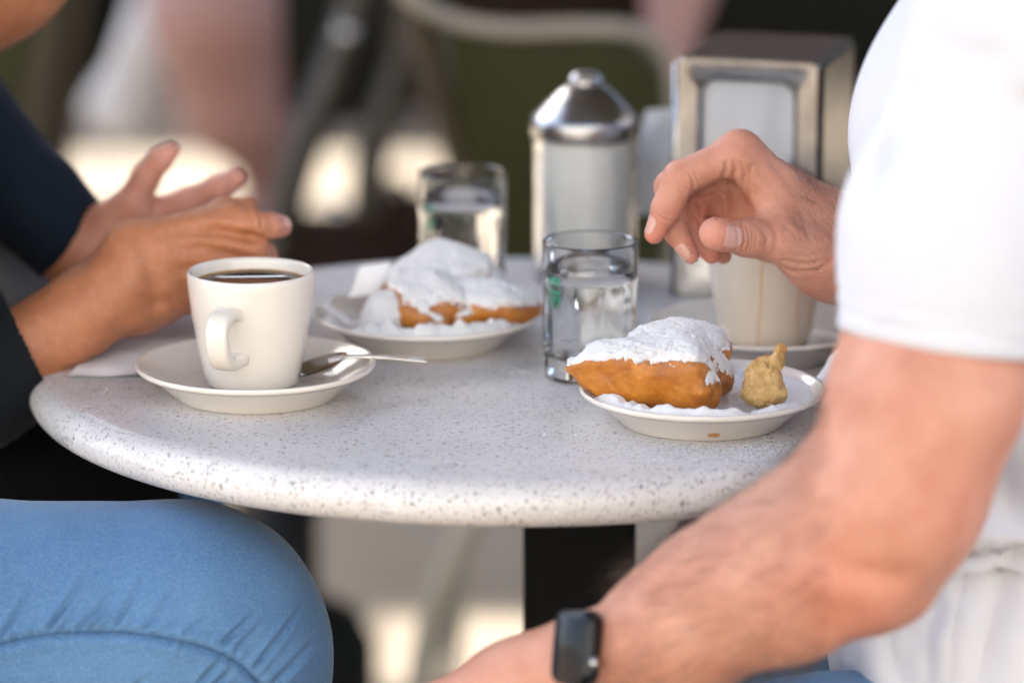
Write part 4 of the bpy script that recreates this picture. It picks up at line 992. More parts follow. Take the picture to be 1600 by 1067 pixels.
V0 = lambda a, b: A_(a, float) - A_(b, float)
nail_on(man, hr, tT, tI, A_((0.60, -0.82, 0.06)), 0.0070, 0.0122, 0.0090, lift=0.0005)
nail_on(man, hr, iT, iD, A_((-0.92, -0.42, 0.1)), 0.0050, 0.0105, 0.0062)
nail_on(man, hr, mT, mD, A_((-0.62, -0.78, -0.1)), 0.0048, 0.0100, 0.0056)
V, F = [], []
tree_ = BVHTree.FromPolygons(hr[0].tolist(), hr[1].tolist())
for _ in range(420):                                                      # sugar clinging to his finger tips
    c_, ax_d, n_ = ((mT, A_(mT) - A_(mD), 0), (mT, A_(mT) - A_(mD), 0), (mT, A_(mT) - A_(mD), 0), (tT, A_(tT) - A_(tI), 1), (iT, A_(iT) - A_(iD), 1))[rng.integers(5)]
    if n_ and rng.random() < 0.75: continue
    dr = rng.normal(0, 1, 3) + A_((0.1, -1.0, -0.7)); dr /= np.linalg.norm(dr); o_ = A_(c_) + ax_d * (0.18 - 0.5 * rng.random() ** 2)
    hit = tree_.ray_cast(Vector(o_ + dr * 0.03), Vector(-dr))[0]
    if hit is None: continue
    grain(hit[0], hit[1], hit[2], 0.00010 + 0.00042 * rng.random() ** 3)
kind(from_np('sugar_on_fingers', np.array(V), np.array(F), M['powder'], man, False), 'stuff')

# shirt
def cut_below(p, n, lo, hi): return plane(p, n, lo, hi)
sl_hem = A_((0.2108, -0.4500, 0.8485)); hem_n = A_((-0.13, -0.10, -1.0)); hem_n /= np.linalg.norm(hem_n)
SA, SB, SC = (0.2751, -0.4150, 1.0111), (0.2284, -0.4420, 0.9011), (0.2138, -0.4540, 0.7905)
sleeve = [cap(SA, SB, 0.066, 0.0545, 0.04), cap(SB, SC, 0.0545, 0.0495, 0.03)]
torso = [cap((0.2730, -0.3000, 0.9261), (0.2979, -0.3000, 0.7998), 0.092, 0.086, 0.05), cap((0.2889, -0.1400, 0.8931), (0.3271, -0.1000, 0.7509), 0.092, 0.090, 0.05),
         cap((0.2979, -0.3000, 0.7998), (0.2747, -0.2650, 0.6648), 0.086, 0.084, 0.05), cap((0.3271, -0.1000, 0.7509), (0.2931, -0.1300, 0.6034), 0.090, 0.082, 0.05), cap((0.2747, -0.2650, 0.6648), (0.2787, -0.2700, 0.6285), 0.084, 0.086, 0.05), cap((0.2787, -0.2700, 0.6285), (0.3023, -0.2700, 0.5713), 0.086, 0.090, 0.05),
         cap((0.3096, -0.3600, 1.0029), (0.3526, -0.0600, 0.9581), 0.080, 0.080, 0.06), cap((0.402, -0.20, 1.06), (0.405, -0.20, 0.96), 0.072, 0.10, 0.05), cap((0.3415, -0.0600, 0.9466), (0.3703, -0.0350, 0.8399), 0.066, 0.060, 0.04),
         cap((0.435, -0.30, 0.62), (0.41, -0.30, 0.95), 0.113, 0.108, 0.03), cap((0.435, -0.12, 0.62), (0.41, -0.10, 0.95), 0.113, 0.108, 0.03), cap((0.41, -0.38, 1.0), (0.41, -0.04, 1.0), 0.078, 0.078, 0.03), cap((0.2756, -0.4250, 1.0029), (0.41, -0.37, 1.0), 0.060, 0.070, 0.03), cap((0.41, -0.05, 0.99), (0.3390, -0.0300, 0.8947), 0.074, 0.070, 0.03)]
h_ = 0.0034
b_lo, b_hi = bounds(torso + sleeve, 0.02)
P = np.stack(np.meshgrid(*grid_axes(b_lo, b_hi, h_), indexing='ij'), -1).astype(np.float32)
pl = (P - sl_hem.astype(np.float32)) @ hem_n.astype(np.float32)
d1, d2 = sleeve[0][0](P), sleeve[1][0](P); kk = np.maximum(0.03 - np.abs(d1 - d2), 0) / 0.03; dsl = np.minimum(d1, d2) - kk * kk * 0.0075
flare = 0.0035 * np.clip(1 + pl / 0.05, 0, 1)
dsl = dsl - flare
dto = field(torso, b_lo, b_hi, h_)
inner = np.minimum(cap(SB, SC, 0.0515, 0.0470)[0](P), 1) - flare
gs = np.maximum(np.maximum(dsl, pl + 0.006), -np.maximum(inner, -(pl + 0.020)))
hh = np.maximum(0.045 - np.abs(gs - dto), 0) / 0.045; blend = np.clip((-pl - 0.07) / 0.06, 0, 1)
g = (np.minimum(gs, dto) - hh * hh * 0.045 * 0.25 * blend).astype(np.float32)
del P, d1, d2, dsl, dto, inner, gs, hh, blend
V, F = nets(g, b_lo, h_); V = relax(V, F, 2); N = normals(V, F)
plv = (V - sl_hem) @ hem_n
q = V.copy(); q[:, 2] *= 0.40; q[:, 0] *= 1.2
w_lo = np.clip((0.86 - V[:, 2]) / 0.12, 0, 1); keep = np.where((np.abs(V[:, 1] + 0.45) < 0.10) & (plv > -0.05), np.clip(-plv / 0.05, 0, 1), 1.0)
V = V + N * (keep * (0.0030 * vnoise(q, 11, 3) + 0.0004 * vnoise(q, 30, 4) + 0.0075 * w_lo * vnoise(V * A_((1.3, 1, 0.35)), 22, 9) + 0.003 * w_lo * vnoise(V * A_((1.3, 1, 0.5)), 48, 19)))[:, None]
for pts, w_, d_ in (([(0.1968, -0.4750, 0.9852), (0.1858, -0.4750, 0.9580), (0.1761, -0.4650, 0.9189)], 0.007, 0.0045), ([(0.1900, -0.4700, 0.9619), (0.1811, -0.4700, 0.9329)], 0.005, 0.003), ([(0.2315, -0.5000, 0.9894), (0.2491, -0.5000, 0.9721), (0.2647, -0.4800, 0.9605)], 0.010, 0.0045), ([(0.2011, -0.4750, 1.0043), (0.2190, -0.4850, 0.9964), (0.2434, -0.4900, 0.9953)], 0.010, 0.0035),
                    ([(0.2330, -0.3400, 0.7029), (0.2574, -0.3400, 0.7022), (0.2782, -0.3400, 0.7033), (0.3059, -0.3400, 0.7058)], 0.0045, 0.012), ([(0.2328, -0.3400, 0.7101), (0.2640, -0.3400, 0.7123), (0.2987, -0.3400, 0.7137)], 0.012, -0.006), ([(0.2714, -0.3400, 0.6985), (0.2627, -0.3400, 0.6621), (0.2562, -0.3400, 0.6217)], 0.010, 0.009), ([(0.2301, -0.3400, 0.6804), (0.2239, -0.3400, 0.6511), (0.2281, -0.3400, 0.6217)], 0.010, 0.009), ([(0.2506, -0.3400, 0.6949), (0.2444, -0.3400, 0.6658), (0.2421, -0.3400, 0.6217)], 0.008, 0.006), ([(0.2095, -0.3400, 0.6658), (0.2064, -0.3400, 0.6475), (0.2140, -0.3400, 0.6254)], 0.008, 0.006), ([(0.2578, -0.3500, 0.7660), (0.2691, -0.3500, 0.7339), (0.2801, -0.3500, 0.7124)], 0.010, 0.006)):
    V = crease(V, normals(V, F), pts, w_, d_, (0.25, 0.94, -0.22))
near_sleeve = (np.abs(V[:, 1] + 0.45) < 0.085) & (V[:, 0] < (0.2855, -0.4500, 0.8431)[0]) & (plv > -0.04)
V = V - normals(V, F) * (0.0008 * np.exp(-((plv + 0.017) / 0.0018) ** 2) * near_sleeve)[:, None]
from_np('t_shirt', V, F, M['tshirt'], man)
A0, A1 = A_(SB), A_(SC); axd = (A1 - A0) / np.linalg.norm(A1 - A0); u1 = np.cross(axd, A_((0, 1.0, 0))); u1 /= np.linalg.norm(u1); u2 = np.cross(axd, u1)
bm = bmesh.new(); lay = []
for off, dr in ((-0.0215, -0.0006), (-0.0205, 0.0010), (-0.0180, 0.0013), (-0.0166, 0.0006), (-0.0150, 0.0014), (-0.006, 0.0016), (0.0006, 0.0014), (0.0016, 0.0002), (0.0014, -0.0022), (0.0, -0.0034), (-0.012, -0.0036)):
    ring = []
    for k in range(120):
        a = 2 * PI * k / 120; rd = u1 * math.cos(a) + u2 * math.sin(a)
        t = 0.5
        for _ in range(6):
            r_ = 0.0545 + (0.0495 - 0.0545) * t + 0.0035 * min(1, max(0, 1 + off / 0.05)) + dr + 0.0006 * math.sin(5 * a) ; p = A0 + axd * (t * np.linalg.norm(A1 - A0)) + rd * r_
            t -= ((p - sl_hem) @ hem_n - off) / ((A1 - A0) @ hem_n)
        ring.append(bm.verts.new(tuple(p)))
    lay.append(ring)
for A, B in zip(lay, lay[1:]):
    for k in range(120): bm.faces.new((A[k], A[(k + 1) % 120], B[(k + 1) % 120], B[k]))
from_bm('sleeve_hem', bm, M['tshirt'], man)
# jeans of the man
jm = [cap((0.45, -0.30, 0.565), (0.165, -0.34, 0.560), 0.080, 0.064, 0.04), cap((0.45, -0.11, 0.60), (0.165, -0.02, 0.590), 0.088, 0.068, 0.04), cap((0.165, -0.34, 0.560), (0.22, -0.36, 0.06), 0.062, 0.052, 0.02), cap((0.165, -0.02, 0.590), (0.25, 0.0, 0.06), 0.062, 0.052, 0.02), cap((0.46, -0.27, 0.62), (0.46, -0.14, 0.62), 0.10, 0.10, 0.04)]
lo, hi = bounds(jm, 0.015); V, F = sculpt(jm, lo, hi, 0.007, 2); N = normals(V, F); V = V + N * (0.003 * vnoise(V, 28, 7))[:, None]
from_np('jeans', V, F, M['denim'], man)
for y_ in (-0.36, 0.0):
    x_ = 0.22 if y_ < -0.1 else 0.25
    sv_, sf_ = sculpt([cap((x_ + 0.03, y_, 0.045), (x_ - 0.14, y_ - 0.01, 0.035), 0.044, 0.034, 0.02), plane((0, 0, 0.004), (0, 0, -1), (x_ - 0.3, y_ - 0.1, -0.1), (x_ + 0.2, y_ + 0.1, 0.2))], A_((x_ - 0.2, y_ - 0.07, -0.01)), A_((x_ + 0.1, y_ + 0.07, 0.12)), 0.005, 1)
    from_np('shoe', sv_, sf_, M['black_cloth'], man)
hv, hf = sculpt([ell((0.385, -0.20, 1.30), (0.104, 0.084, 0.108), None, 0.01), plane((0.31, -0.20, 1.28), (-0.8, 0, -0.6), (0.2, -0.4, 1.1), (0.6, 0.0, 1.5))], A_((0.25, -0.33, 1.15)), A_((0.52, -0.07, 1.44)), 0.008, 1)
from_np('hair', hv, hf, M['hair_dark'], man)

# smartwatch on his left wrist
wx = (A_(L3) - A_(L2)); wx /= np.linalg.norm(wx)
wt = thing('wristwatch', 'black smartwatch with a square face on the near wrist', 'watch', (0.0375, -0.4300, 0.6697))
wc = A_((0.0359, -0.4425, 0.6801)); out = A_((-0.76, -0.58, 0.29)); out /= np.linalg.norm(out); ax2 = A_((0.02, 0.30, 0.95)); ax2 = ax2 - out * (ax2 @ out); ax2 /= np.linalg.norm(ax2); ax1 = np.cross(ax2, out)
if ax1 @ A_(wx) < 0: ax1 = -ax1
def watch_box(name, mat, w, hgt, d0, d1, r, cx=0.0, cy=0.0, bev=0.0):
    bm = bmesh.new(); lay = []
    for sc, d in ((0.93, d0), (1.0, d0 + bev), (1.0, d1 - bev), (0.93 if bev else 1, d1)):
        lay.append([bm.verts.new(Vector(wc + ax1 * (x * sc + cx) + ax2 * (z * sc + cy) + out * d)) for x, z in rrect(w, hgt, r, 6)])
    for A, B in zip(lay, lay[1:]):
        for k in range(len(A)): bm.faces.new((A[k], A[(k + 1) % len(A)], B[(k + 1) % len(A)], B[k]))
    bm.faces.new(lay[0]); bm.faces.new(lay[-1])
    return from_bm(name, bm, mat, wt, auto=40)
watch_box('case', M['watch_case'], 0.0145, 0.0195, -0.002, 0.0078, 0.0065, bev=0.0022)
watch_box('screen', M['screen'], 0.0127, 0.0177, 0.0070, 0.0088, 0.0055, bev=0.0007)
watch_box('side_button', M['watch_case'], 0.0006, 0.0050, 0.0015, 0.0040, 0.0005, 0.0151, -0.004)
bm = bmesh.new(); cc = wc + ax1 * -0.0150 + ax2 * -0.0075 + out * 0.0035
tube(bm, [tuple(cc), tuple(cc - ax1 * 0.0022)], 0.0036, 16); from_bm('crown', bm, M['chrome'], wt)
ctr = A_(L3) + A_((0.0, 0.004, -0.004)); rad = 0.0300
bm = bmesh.new(); n = 40; ang0 = math.atan2((wc - ctr) @ ax2, (wc - ctr) @ out); rows = []
for i in range(n + 1):
    a = ang0 + 2 * PI * i / n; p = wc * 0 + ctr + (out * math.cos(a) + ax2 * math.sin(a)) * rad + ax1 * ((wc - ctr) @ ax1); rows.append(tuple(p))
tube(bm, rows, 0.002, 12, (0.0118, 0.0016, tuple(ax1)), caps=False); from_bm('strap', bm, M['watch_black'], wt)

# ------------------------------------------------------------------ the woman on the left
wo = thing('person', 'woman in a dark cardigan and blue jeans gesturing with both hands', 'person', (-0.50, 0.0, 0.0))
# right hand and forearm (nearer to us)
C0, F1, F2 = (-0.3337, -0.0850, 0.7297), (-0.2956, -0.0750, 0.7492), (-0.2344, -0.0550, 0.7870)
near_arm = [cap(C0, F1, 0.0290, 0.0265, 0.005), cap(F1, (-0.2612, -0.0640, 0.7710), 0.0265, 0.0250, 0.005), cap((-0.2612, -0.0640, 0.7710), F2, 0.0250, 0.0238, 0.005), cap((-0.2987, -0.0500, 0.7468), (-0.2342, -0.0360, 0.7904), 0.018, 0.018, 0.02),
            ell((-0.2325, -0.0520, 0.8147), (0.0085, 0.009, 0.0080), None, 0.010)]
kI, kM, kR, kP = (-0.1702, -0.0580, 0.8271), (-0.1696, -0.0600, 0.8124), (-0.1733, -0.0550, 0.7986), (-0.1812, -0.0460, 0.7830)
near_hand = [cap((-0.2281, -0.0550, 0.8062), kI, 0.0185, 0.0110, 0.014), cap((-0.2281, -0.0580, 0.7949), kM, 0.0190, 0.0112, 0.014), cap((-0.2274, -0.0550, 0.7842), kR, 0.0190, 0.0108, 0.014), cap((-0.2268, -0.0480, 0.7746), kP, 0.0180, 0.0100, 0.014)]
near_hand += chain([kI, (-0.1560, -0.0620, 0.8256), (-0.1462, -0.0580, 0.8239), (-0.1415, -0.0520, 0.8223)], [0.0100, 0.0088, 0.0082, 0.0074], 0.002)
near_hand += chain([kM, (-0.1563, -0.0620, 0.8089), (-0.1518, -0.0480, 0.8039), (-0.1573, -0.0360, 0.7985)], [0.0104, 0.0088, 0.0080, 0.0068], 0.002)
near_hand += chain([kR, (-0.1614, -0.0580, 0.7953), (-0.1585, -0.0440, 0.7898), (-0.1657, -0.0320, 0.7847)], [0.0102, 0.0088, 0.0078, 0.0066], 0.004)
near_hand += chain([kP, (-0.1702, -0.0480, 0.7778), (-0.1680, -0.0360, 0.7735), (-0.1743, -0.0260, 0.7696)], [0.0092, 0.0078, 0.0070, 0.0058], 0.004)
near_hand += chain([(-0.2170, -0.0280, 0.7984), (-0.1937, -0.0200, 0.8128), (-0.1771, -0.0180, 0.8221), (-0.1640, -0.0180, 0.8269)], [0.0150, 0.0115, 0.0095, 0.0070], 0.008)
lo, hi = bounds(near_arm[1:] + near_hand, 0.006); lo[0] = (-0.3074, -0.0750, 0.7448)[0]
V, F = sculpt(near_arm + near_hand, lo, hi, 0.0012, 2); N = normals(V, F)
for pts in ([(-0.1560, -0.0720, 0.8324), (-0.1537, -0.0730, 0.8278), (-0.1546, -0.0720, 0.8229)], [(-0.1448, -0.0670, 0.8297), (-0.1440, -0.0680, 0.8256), (-0.1449, -0.0660, 0.8216)], [(-0.1577, -0.0740, 0.8178), (-0.1553, -0.0750, 0.8133)], [(-0.1739, -0.0700, 0.8351), (-0.1776, -0.0740, 0.8257), (-0.1762, -0.0740, 0.8170)], [(-0.1933, -0.0700, 0.8292), (-0.1777, -0.0720, 0.8276)]):
    V = groove(V, N, pts, 0.0016, 0.0007)
VW = (-0.2, 0.95, -0.21)
for pts, w_, d_ in (([(-0.1849, -0.0700, 0.8225), (-0.1733, -0.0700, 0.8217), (-0.1610, -0.0700, 0.8193), (-0.1540, -0.0700, 0.8185)], 0.0030, 0.0036), ([(-0.1821, -0.0700, 0.8090), (-0.1705, -0.0700, 0.8078), (-0.1566, -0.0700, 0.8043)], 0.0026, 0.0026), ([(-0.2236, -0.0700, 0.8217), (-0.2187, -0.0700, 0.7995), (-0.2161, -0.0700, 0.7756)], 0.005, 0.0018), ([(-0.2051, -0.0700, 0.8209), (-0.1896, -0.0700, 0.8225), (-0.1760, -0.0700, 0.8264)], 0.0032, 0.0012), ([(-0.2061, -0.0700, 0.8106), (-0.1898, -0.0700, 0.8114), (-0.1743, -0.0700, 0.8130)], 0.0032, 0.0012), ([(-0.2055, -0.0700, 0.7995), (-0.1900, -0.0700, 0.7995), (-0.1784, -0.0700, 0.8003)], 0.0034, 0.0012), ([(-0.2285, -0.0700, 0.7796), (-0.2176, -0.0700, 0.7772), (-0.2067, -0.0700, 0.7796)], 0.003, 0.0014), ([(-0.1584, -0.0700, 0.8335), (-0.1562, -0.0700, 0.8288), (-0.1571, -0.0700, 0.8225)], 0.0012, 0.0008), ([(-0.1530, -0.0700, 0.8335), (-0.1512, -0.0700, 0.8280), (-0.1524, -0.0700, 0.8217)], 0.0012, 0.0008)):
    V = crease(V, N, pts, w_, d_, VW)
V = V + N * (0.0009 * vnoise(V, 60, 25) + 0.0003 * vnoise(V, 200, 26))[:, None]
nh = (V, F); n_lo = lo.copy(); n_hi = hi.copy(); cN = (-0.3070, -0.0780, 0.7456)
# left hand (farther), palm towards us, thumb up and index stretched out
a0, a1 = (-0.3592, 0.1000, 0.8636), (-0.2816, 0.0800, 0.7801)
far_arm = [cap(a0, a1, 0.0270, 0.0235, 0.02), cap(a1, (-0.2616, 0.0740, 0.7784), 0.0215, 0.0200, 0.02)]
far_hand = [cap((-0.2676, 0.0740, 0.7826), (-0.2412, 0.0700, 0.8044), 0.0200, 0.0140, 0.014), cap((-0.2618, 0.0760, 0.7759), (-0.2305, 0.0760, 0.7969), 0.0200, 0.0130, 0.014), cap((-0.2586, 0.0820, 0.7661), (-0.2226, 0.0860, 0.7822), 0.019, 0.013, 0.014),
            cap((-0.2540, 0.0660, 0.8011), (-0.2419, 0.0620, 0.8132), 0.0135, 0.0110, 0.010)]
far_hand += chain([(-0.2427, 0.0620, 0.8132), (-0.2332, 0.0600, 0.8302), (-0.2238, 0.0580, 0.8422), (-0.2162, 0.0570, 0.8482)], [0.0118, 0.0092, 0.0076, 0.0055], 0.004)
far_hand += chain([(-0.2333, 0.0720, 0.8028), (-0.2063, 0.0660, 0.8136), (-0.1876, 0.0600, 0.8236), (-0.1758, 0.0560, 0.8306)], [0.0105, 0.0090, 0.0082, 0.0068], 0.004)
far_hand += chain([(-0.2270, 0.0820, 0.7915), (-0.1986, 0.0800, 0.7982), (-0.1852, 0.0780, 0.8024), (-0.1702, 0.0760, 0.8062)], [0.0105, 0.0092, 0.0084, 0.0070], 0.004)
far_hand += chain([(-0.2247, 0.0900, 0.7792), (-0.1980, 0.0900, 0.7834), (-0.1854, 0.0880, 0.7851), (-0.1754, 0.0860, 0.7856)], [0.0100, 0.0086, 0.0078, 0.0065], 0.004)
far_hand += chain([(-0.2266, 0.0960, 0.7694), (-0.2060, 0.0980, 0.7703), (-0.1954, 0.0960, 0.7707), (-0.1870, 0.0940, 0.7703)], [0.0090, 0.0078, 0.0070, 0.0058], 0.004)
lo, hi = bounds(far_hand + far_arm[1:], 0.006)
V, F = sculpt(far_arm + far_hand, lo, hi, 0.0014, 2); N = normals(V, F)
V = V + N * (0.0007 * vnoise(V, 70, 35))[:, None]
fh = (V, F); f_lo = lo.copy(); f_hi = hi.copy()
tw = [cap((-0.4448, 0.0800, 0.7070), (-0.4330, 0.0500, 0.8643), 0.075, 0.075, 0.05), cap((-0.4325, 0.0000, 0.6683), (-0.4338, 0.0200, 0.7216), 0.08, 0.08, 0.05), cap((-0.4061, -0.0500, 0.9099), (-0.4415, 0.1500, 0.8760), 0.05, 0.05, 0.05), cap((-0.4028, 0.0500, 0.9133), (-0.3743, 0.0600, 0.9646), 0.050, 0.046, 0.03),
      cap((-0.3572, 0.0600, 0.9928), (-0.3264, 0.0600, 0.9516), 0.070, 0.026, 0.03), cap((-0.3462, 0.0600, 0.9605), (-0.3100, 0.0600, 0.9613), 0.040, 0.028, 0.02), ell((-0.3602, 0.0600, 1.0209), (0.095, 0.074, 0.11), None, 0.03), ell((-0.2958, 0.0600, 1.0048), (0.016, 0.012, 0.016), None, 0.015), cap(C0, (-0.2879, -0.0730, 0.7556), 0.030, 0.0285, 0.02), cap(C0, (-0.3638, -0.1200, 0.8182), 0.030, 0.040, 0.02), cap((-0.3638, -0.1200, 0.8182), (-0.3695, -0.0800, 0.9343), 0.040, 0.048, 0.02), cap(a0, (-0.4088, 0.1600, 0.8914), 0.030, 0.045, 0.02), cap(a0, a1, 0.0270, 0.0235, 0.02)]
lo, hi = bounds(tw, 0.02); tv = sculpt(tw, lo, hi, 0.006, 2)
cF = fh[0][np.linalg.norm(fh[0] - A_(a0), axis=1).argsort()[:60]].mean(0)
n_lo[1:] -= 0.05; n_hi[1:] += 0.05; f_lo2 = f_lo.copy(); f_hi2 = f_hi.copy(); f_hi2[1] += 0.05; f_lo2[1] -= 0.05
tv = cut_box(tv, n_lo - A_((0.004, 0, 0)), n_hi, cN, 0.10); tv = cut_box(tv, f_lo2 - 0.003, f_hi2 + 0.003, a1, 0.09)
V, F = join([nh, fh, tv]); V, F = weld(V, F, [cN, cF])
warm = near(V, [(-0.1413, -0.0550, 0.8229), (-0.1758, 0.0560, 0.8306), (-0.2162, 0.0570, 0.8482), (-0.1563, -0.0500, 0.8051)], 0.022) * 0.6 + near(V, [(-0.2333, 0.0620, 0.7956), (-0.2497, 0.0600, 0.7856), (-0.2040, 0.0580, 0.8140), (-0.2362, 0.0550, 0.8221)], 0.05) * 0.55
from_np('body', V, F, M['skin_woman'], wo, True, {'warm': np.clip(warm, 0, 1)})
nail_on(wo, nh, (-0.1405, -0.0500, 0.8219), (-0.1462, -0.0580, 0.8239), A_((0.2, -0.75, 0.55)), 0.0050, 0.0095, 0.0078)
nail_on(wo, fh, (-0.2162, 0.0570, 0.8482), (-0.2238, 0.0580, 0.8422), A_((0.55, 0.3, 0.75)), 0.0042, 0.0085, 0.0058)
# near sleeve with its knitted cuff
sp_ = [cap((-0.3693, -0.0800, 0.9381), (-0.3660, -0.1180, 0.8178), 0.062, 0.054, 0.02), cap((-0.3660, -0.1180, 0.8178), (-0.3706, -0.1000, 0.7192), 0.052, 0.046, 0.02), cap((-0.3706, -0.1000, 0.7192), (-0.3262, -0.0820, 0.7346), 0.046, 0.0400, 0.02), cap((-0.3262, -0.0820, 0.7346), (-0.2803, -0.0700, 0.7616), 0.0395, 0.0370, 0.02)]
lo, hi = bounds(sp_, 0.01); h_ = 0.0026; P = np.stack(np.meshgrid(*grid_axes(lo, hi, h_), indexing='ij'), -1)
ca = A_((-0.2918, -0.0740, 0.7478)); cnn = A_((-0.2802, -0.0720, 0.7549)) - A_((-0.3262, -0.0820, 0.7346)); cnn /= np.linalg.norm(cnn)
g = field(sp_, lo, hi, h_); pl = (P - ca) @ cnn
inner = cap((-0.3337, -0.0850, 0.7313), (-0.2650, -0.0650, 0.7705), 0.0335, 0.0325)[0](P)
g = np.maximum(np.maximum(g, pl), -np.maximum(inner, -(pl + 0.03))).astype(np.float32)
V, F = nets(g, lo, h_); V = relax(V, F, 2); N = normals(V, F)
al_ = (V - ca) @ cnn; rel = V - ca - al_[:, None] * cnn; th_ = np.arctan2(rel[:, 2], rel[:, 1])
V = V + N * (0.0005 * np.sin(th_ * 70) * np.clip((al_ + 0.045) / 0.004, 0, 1) + 0.0022 * vnoise(V, 40, 5) * np.clip((-al_ - 0.03) / 0.02, 0, 1))[:, None]
from_np('cardigan_cuff', V, F, M['black_knit'], wo)
# far sleeve
sp_ = [cap((-0.4319, 0.1500, 0.9057), (-0.3633, 0.1000, 0.8644), 0.048, 0.036, 0.02), cap((-0.3633, 0.1000, 0.8644), (-0.2684, 0.0770, 0.7672), 0.0370, 0.0295, 0.02)]
lo, hi = bounds(sp_, 0.01); ca = A_((-0.2813, 0.0780, 0.7813)); cnn = A_((-0.2723, 0.0770, 0.7735)) - A_((-0.3633, 0.1000, 0.8644)); cnn /= np.linalg.norm(cnn)
h_ = 0.003; P = np.stack(np.meshgrid(*grid_axes(lo, hi, h_), indexing='ij'), -1); g = field(sp_, lo, hi, h_); pl = (P - ca) @ cnn
g = np.maximum(g, pl).astype(np.float32); V, F = nets(g, lo, h_); V = relax(V, F, 2); V = V + normals(V, F) * (0.0025 * vnoise(V, 35, 8))[:, None]
from_np('cardigan_sleeve', V, F, M['navy_knit'], wo)
# shirt, its dark trim, and the back of the cardigan
sp_ = [cap((-0.3792, 0.2000, 0.6866), (-0.3738, 0.2000, 0.7446), 0.074, 0.074, 0.05), cap((-0.3738, 0.2000, 0.7446), (-0.4029, 0.1600, 0.8228), 0.070, 0.060, 0.05)]
lo, hi = bounds(sp_, 0.01); V, F = sculpt(sp_, lo, hi, 0.005, 2); V = V + normals(V, F) * (0.004 * vnoise(V, 22, 8))[:, None]
from_np('shirt', V, F, M['grey_shirt'], wo)
bm = bmesh.new(); tube(bm, spline([(-0.3609, 0.1220, 0.7814), (-0.3438, 0.1200, 0.7809), (-0.3236, 0.1250, 0.7777), (-0.3085, 0.1380, 0.7694), (-0.2987, 0.1600, 0.7568), (-0.2936, 0.1800, 0.7424)], 8), 0.0042, 12); from_bm('shirt_trim', bm, M['navy_knit'], wo)
sp_ = [cap((-0.4407, 0.0500, 0.6804), (-0.4283, 0.0500, 0.8807), 0.085, 0.085, 0.05), cap((-0.3966, -0.0600, 0.9116), (-0.4331, 0.1500, 0.8760), 0.056, 0.056, 0.05)]
lo, hi = bounds(sp_, 0.01); V, F = sculpt(sp_, lo, hi, 0.007, 2); from_np('cardigan', V, F, M['navy_knit'], wo)
# black cloth shape on her lap under the table
sp_ = [cap((-0.3760, 0.0200, 0.6375), (-0.2578, 0.0200, 0.6248), 0.062, 0.045, 0.04), cap((-0.3714, -0.0300, 0.6681), (-0.2971, -0.0200, 0.6549), 0.055, 0.035, 0.04), cap((-0.4062, 0.1000, 0.5975), (-0.2901, 0.1200, 0.5918), 0.06, 0.045, 0.03)]
lo, hi = bounds(sp_, 0.01); V, F = sculpt(sp_, lo, hi, 0.005, 2); V = V + normals(V, F) * (0.003 * vnoise(V, 30, 18))[:, None]
from_np('lap_cloth', V, F, M['black_cloth'], wo)
hv, hf = sculpt([ell((-0.3679, 0.0600, 1.0309), (0.105, 0.086, 0.108), None, 0.02), cap((-0.3802, 0.0600, 1.0209), (-0.3941, 0.0600, 0.9199), 0.070, 0.055, 0.03)], A_((-0.3679, 0.0600, 1.0309)) - A_((0.2, 0.14, 0.30)), A_((-0.3679, 0.0600, 1.0309)) + A_((0.09, 0.14, 0.14)), 0.008, 1)
from_np('hair', hv, hf, M['hair_dark'], wo)
# jeans: near knee in front of us
KY = -0.245
jw = [cap((-0.3876, -0.2500, 0.6182), (-0.3004, -0.2450, 0.6216), 0.086, 0.0785, 0.002), cap((-0.3004, -0.2450, 0.6216), (-0.1941, -0.2450, 0.6243), 0.0785, 0.0750, 0.004), cap((-0.1941, -0.2450, 0.6243), (-0.1741, -0.2450, 0.6135), 0.0750, 0.0660, 0.006), cap((-0.1742, -0.2450, 0.6127), (-0.1586, -0.2350, 0.4882), 0.0635, 0.0520, 0.03), cap((-0.1586, -0.2350, 0.4882), (-0.1683, -0.2250, 0.0604), 0.0520, 0.045, 0.03), ell((-0.1637, -0.2450, 0.6453), (0.034, 0.045, 0.034), None, 0.03)]
lo, hi = bounds(jw, 0.01); lo_f = lo.copy(); lo_f[2] = (-0.1841, -0.2450, 0.5741)[2]; lo_f[0] = (-0.3065, -0.2450, 0.6587)[0]
V, F = sculpt(jw, lo_f, hi, 0.0015, 3); N = normals(V, F); FY = -0.318
seam = [(-0.2898, -0.3200, 0.6413), (-0.2827, -0.3200, 0.6428), (-0.2578, -0.3200, 0.6473), (-0.2331, -0.3200, 0.6484), (-0.2119, -0.3200, 0.6480), (-0.1890, -0.3200, 0.6451), (-0.1663, -0.3180, 0.6381), (-0.1524, -0.3160, 0.6293), (-0.1421, -0.3140, 0.6178), (-0.1336, -0.3120, 0.6010)]
def flat_d(V, pts):
    P = [A_(p)[[0, 2]] for p in pts]; Q = V[:, [0, 2]]; d = np.full(len(V), 9.0); s_ = np.zeros(len(V)); L = 0
    for a, b in zip(P, P[1:]):
        ab = b - a; t = np.clip((Q - a) @ ab / (ab @ ab), 0, 1); dd = np.linalg.norm(Q - a - t[:, None] * ab, axis=1); m = dd < d; d[m] = dd[m]; s_[m] = (L + t * np.linalg.norm(ab))[m]; L += np.linalg.norm(ab)
    return d, s_, L
front = np.clip((KY - 0.02 - V[:, 1]) / 0.02, 0, 1)
d, s_, L = flat_d(V, seam)
side = np.interp(V[:, 0], [p[0] for p in seam], [p[2] for p in seam]) - V[:, 2]
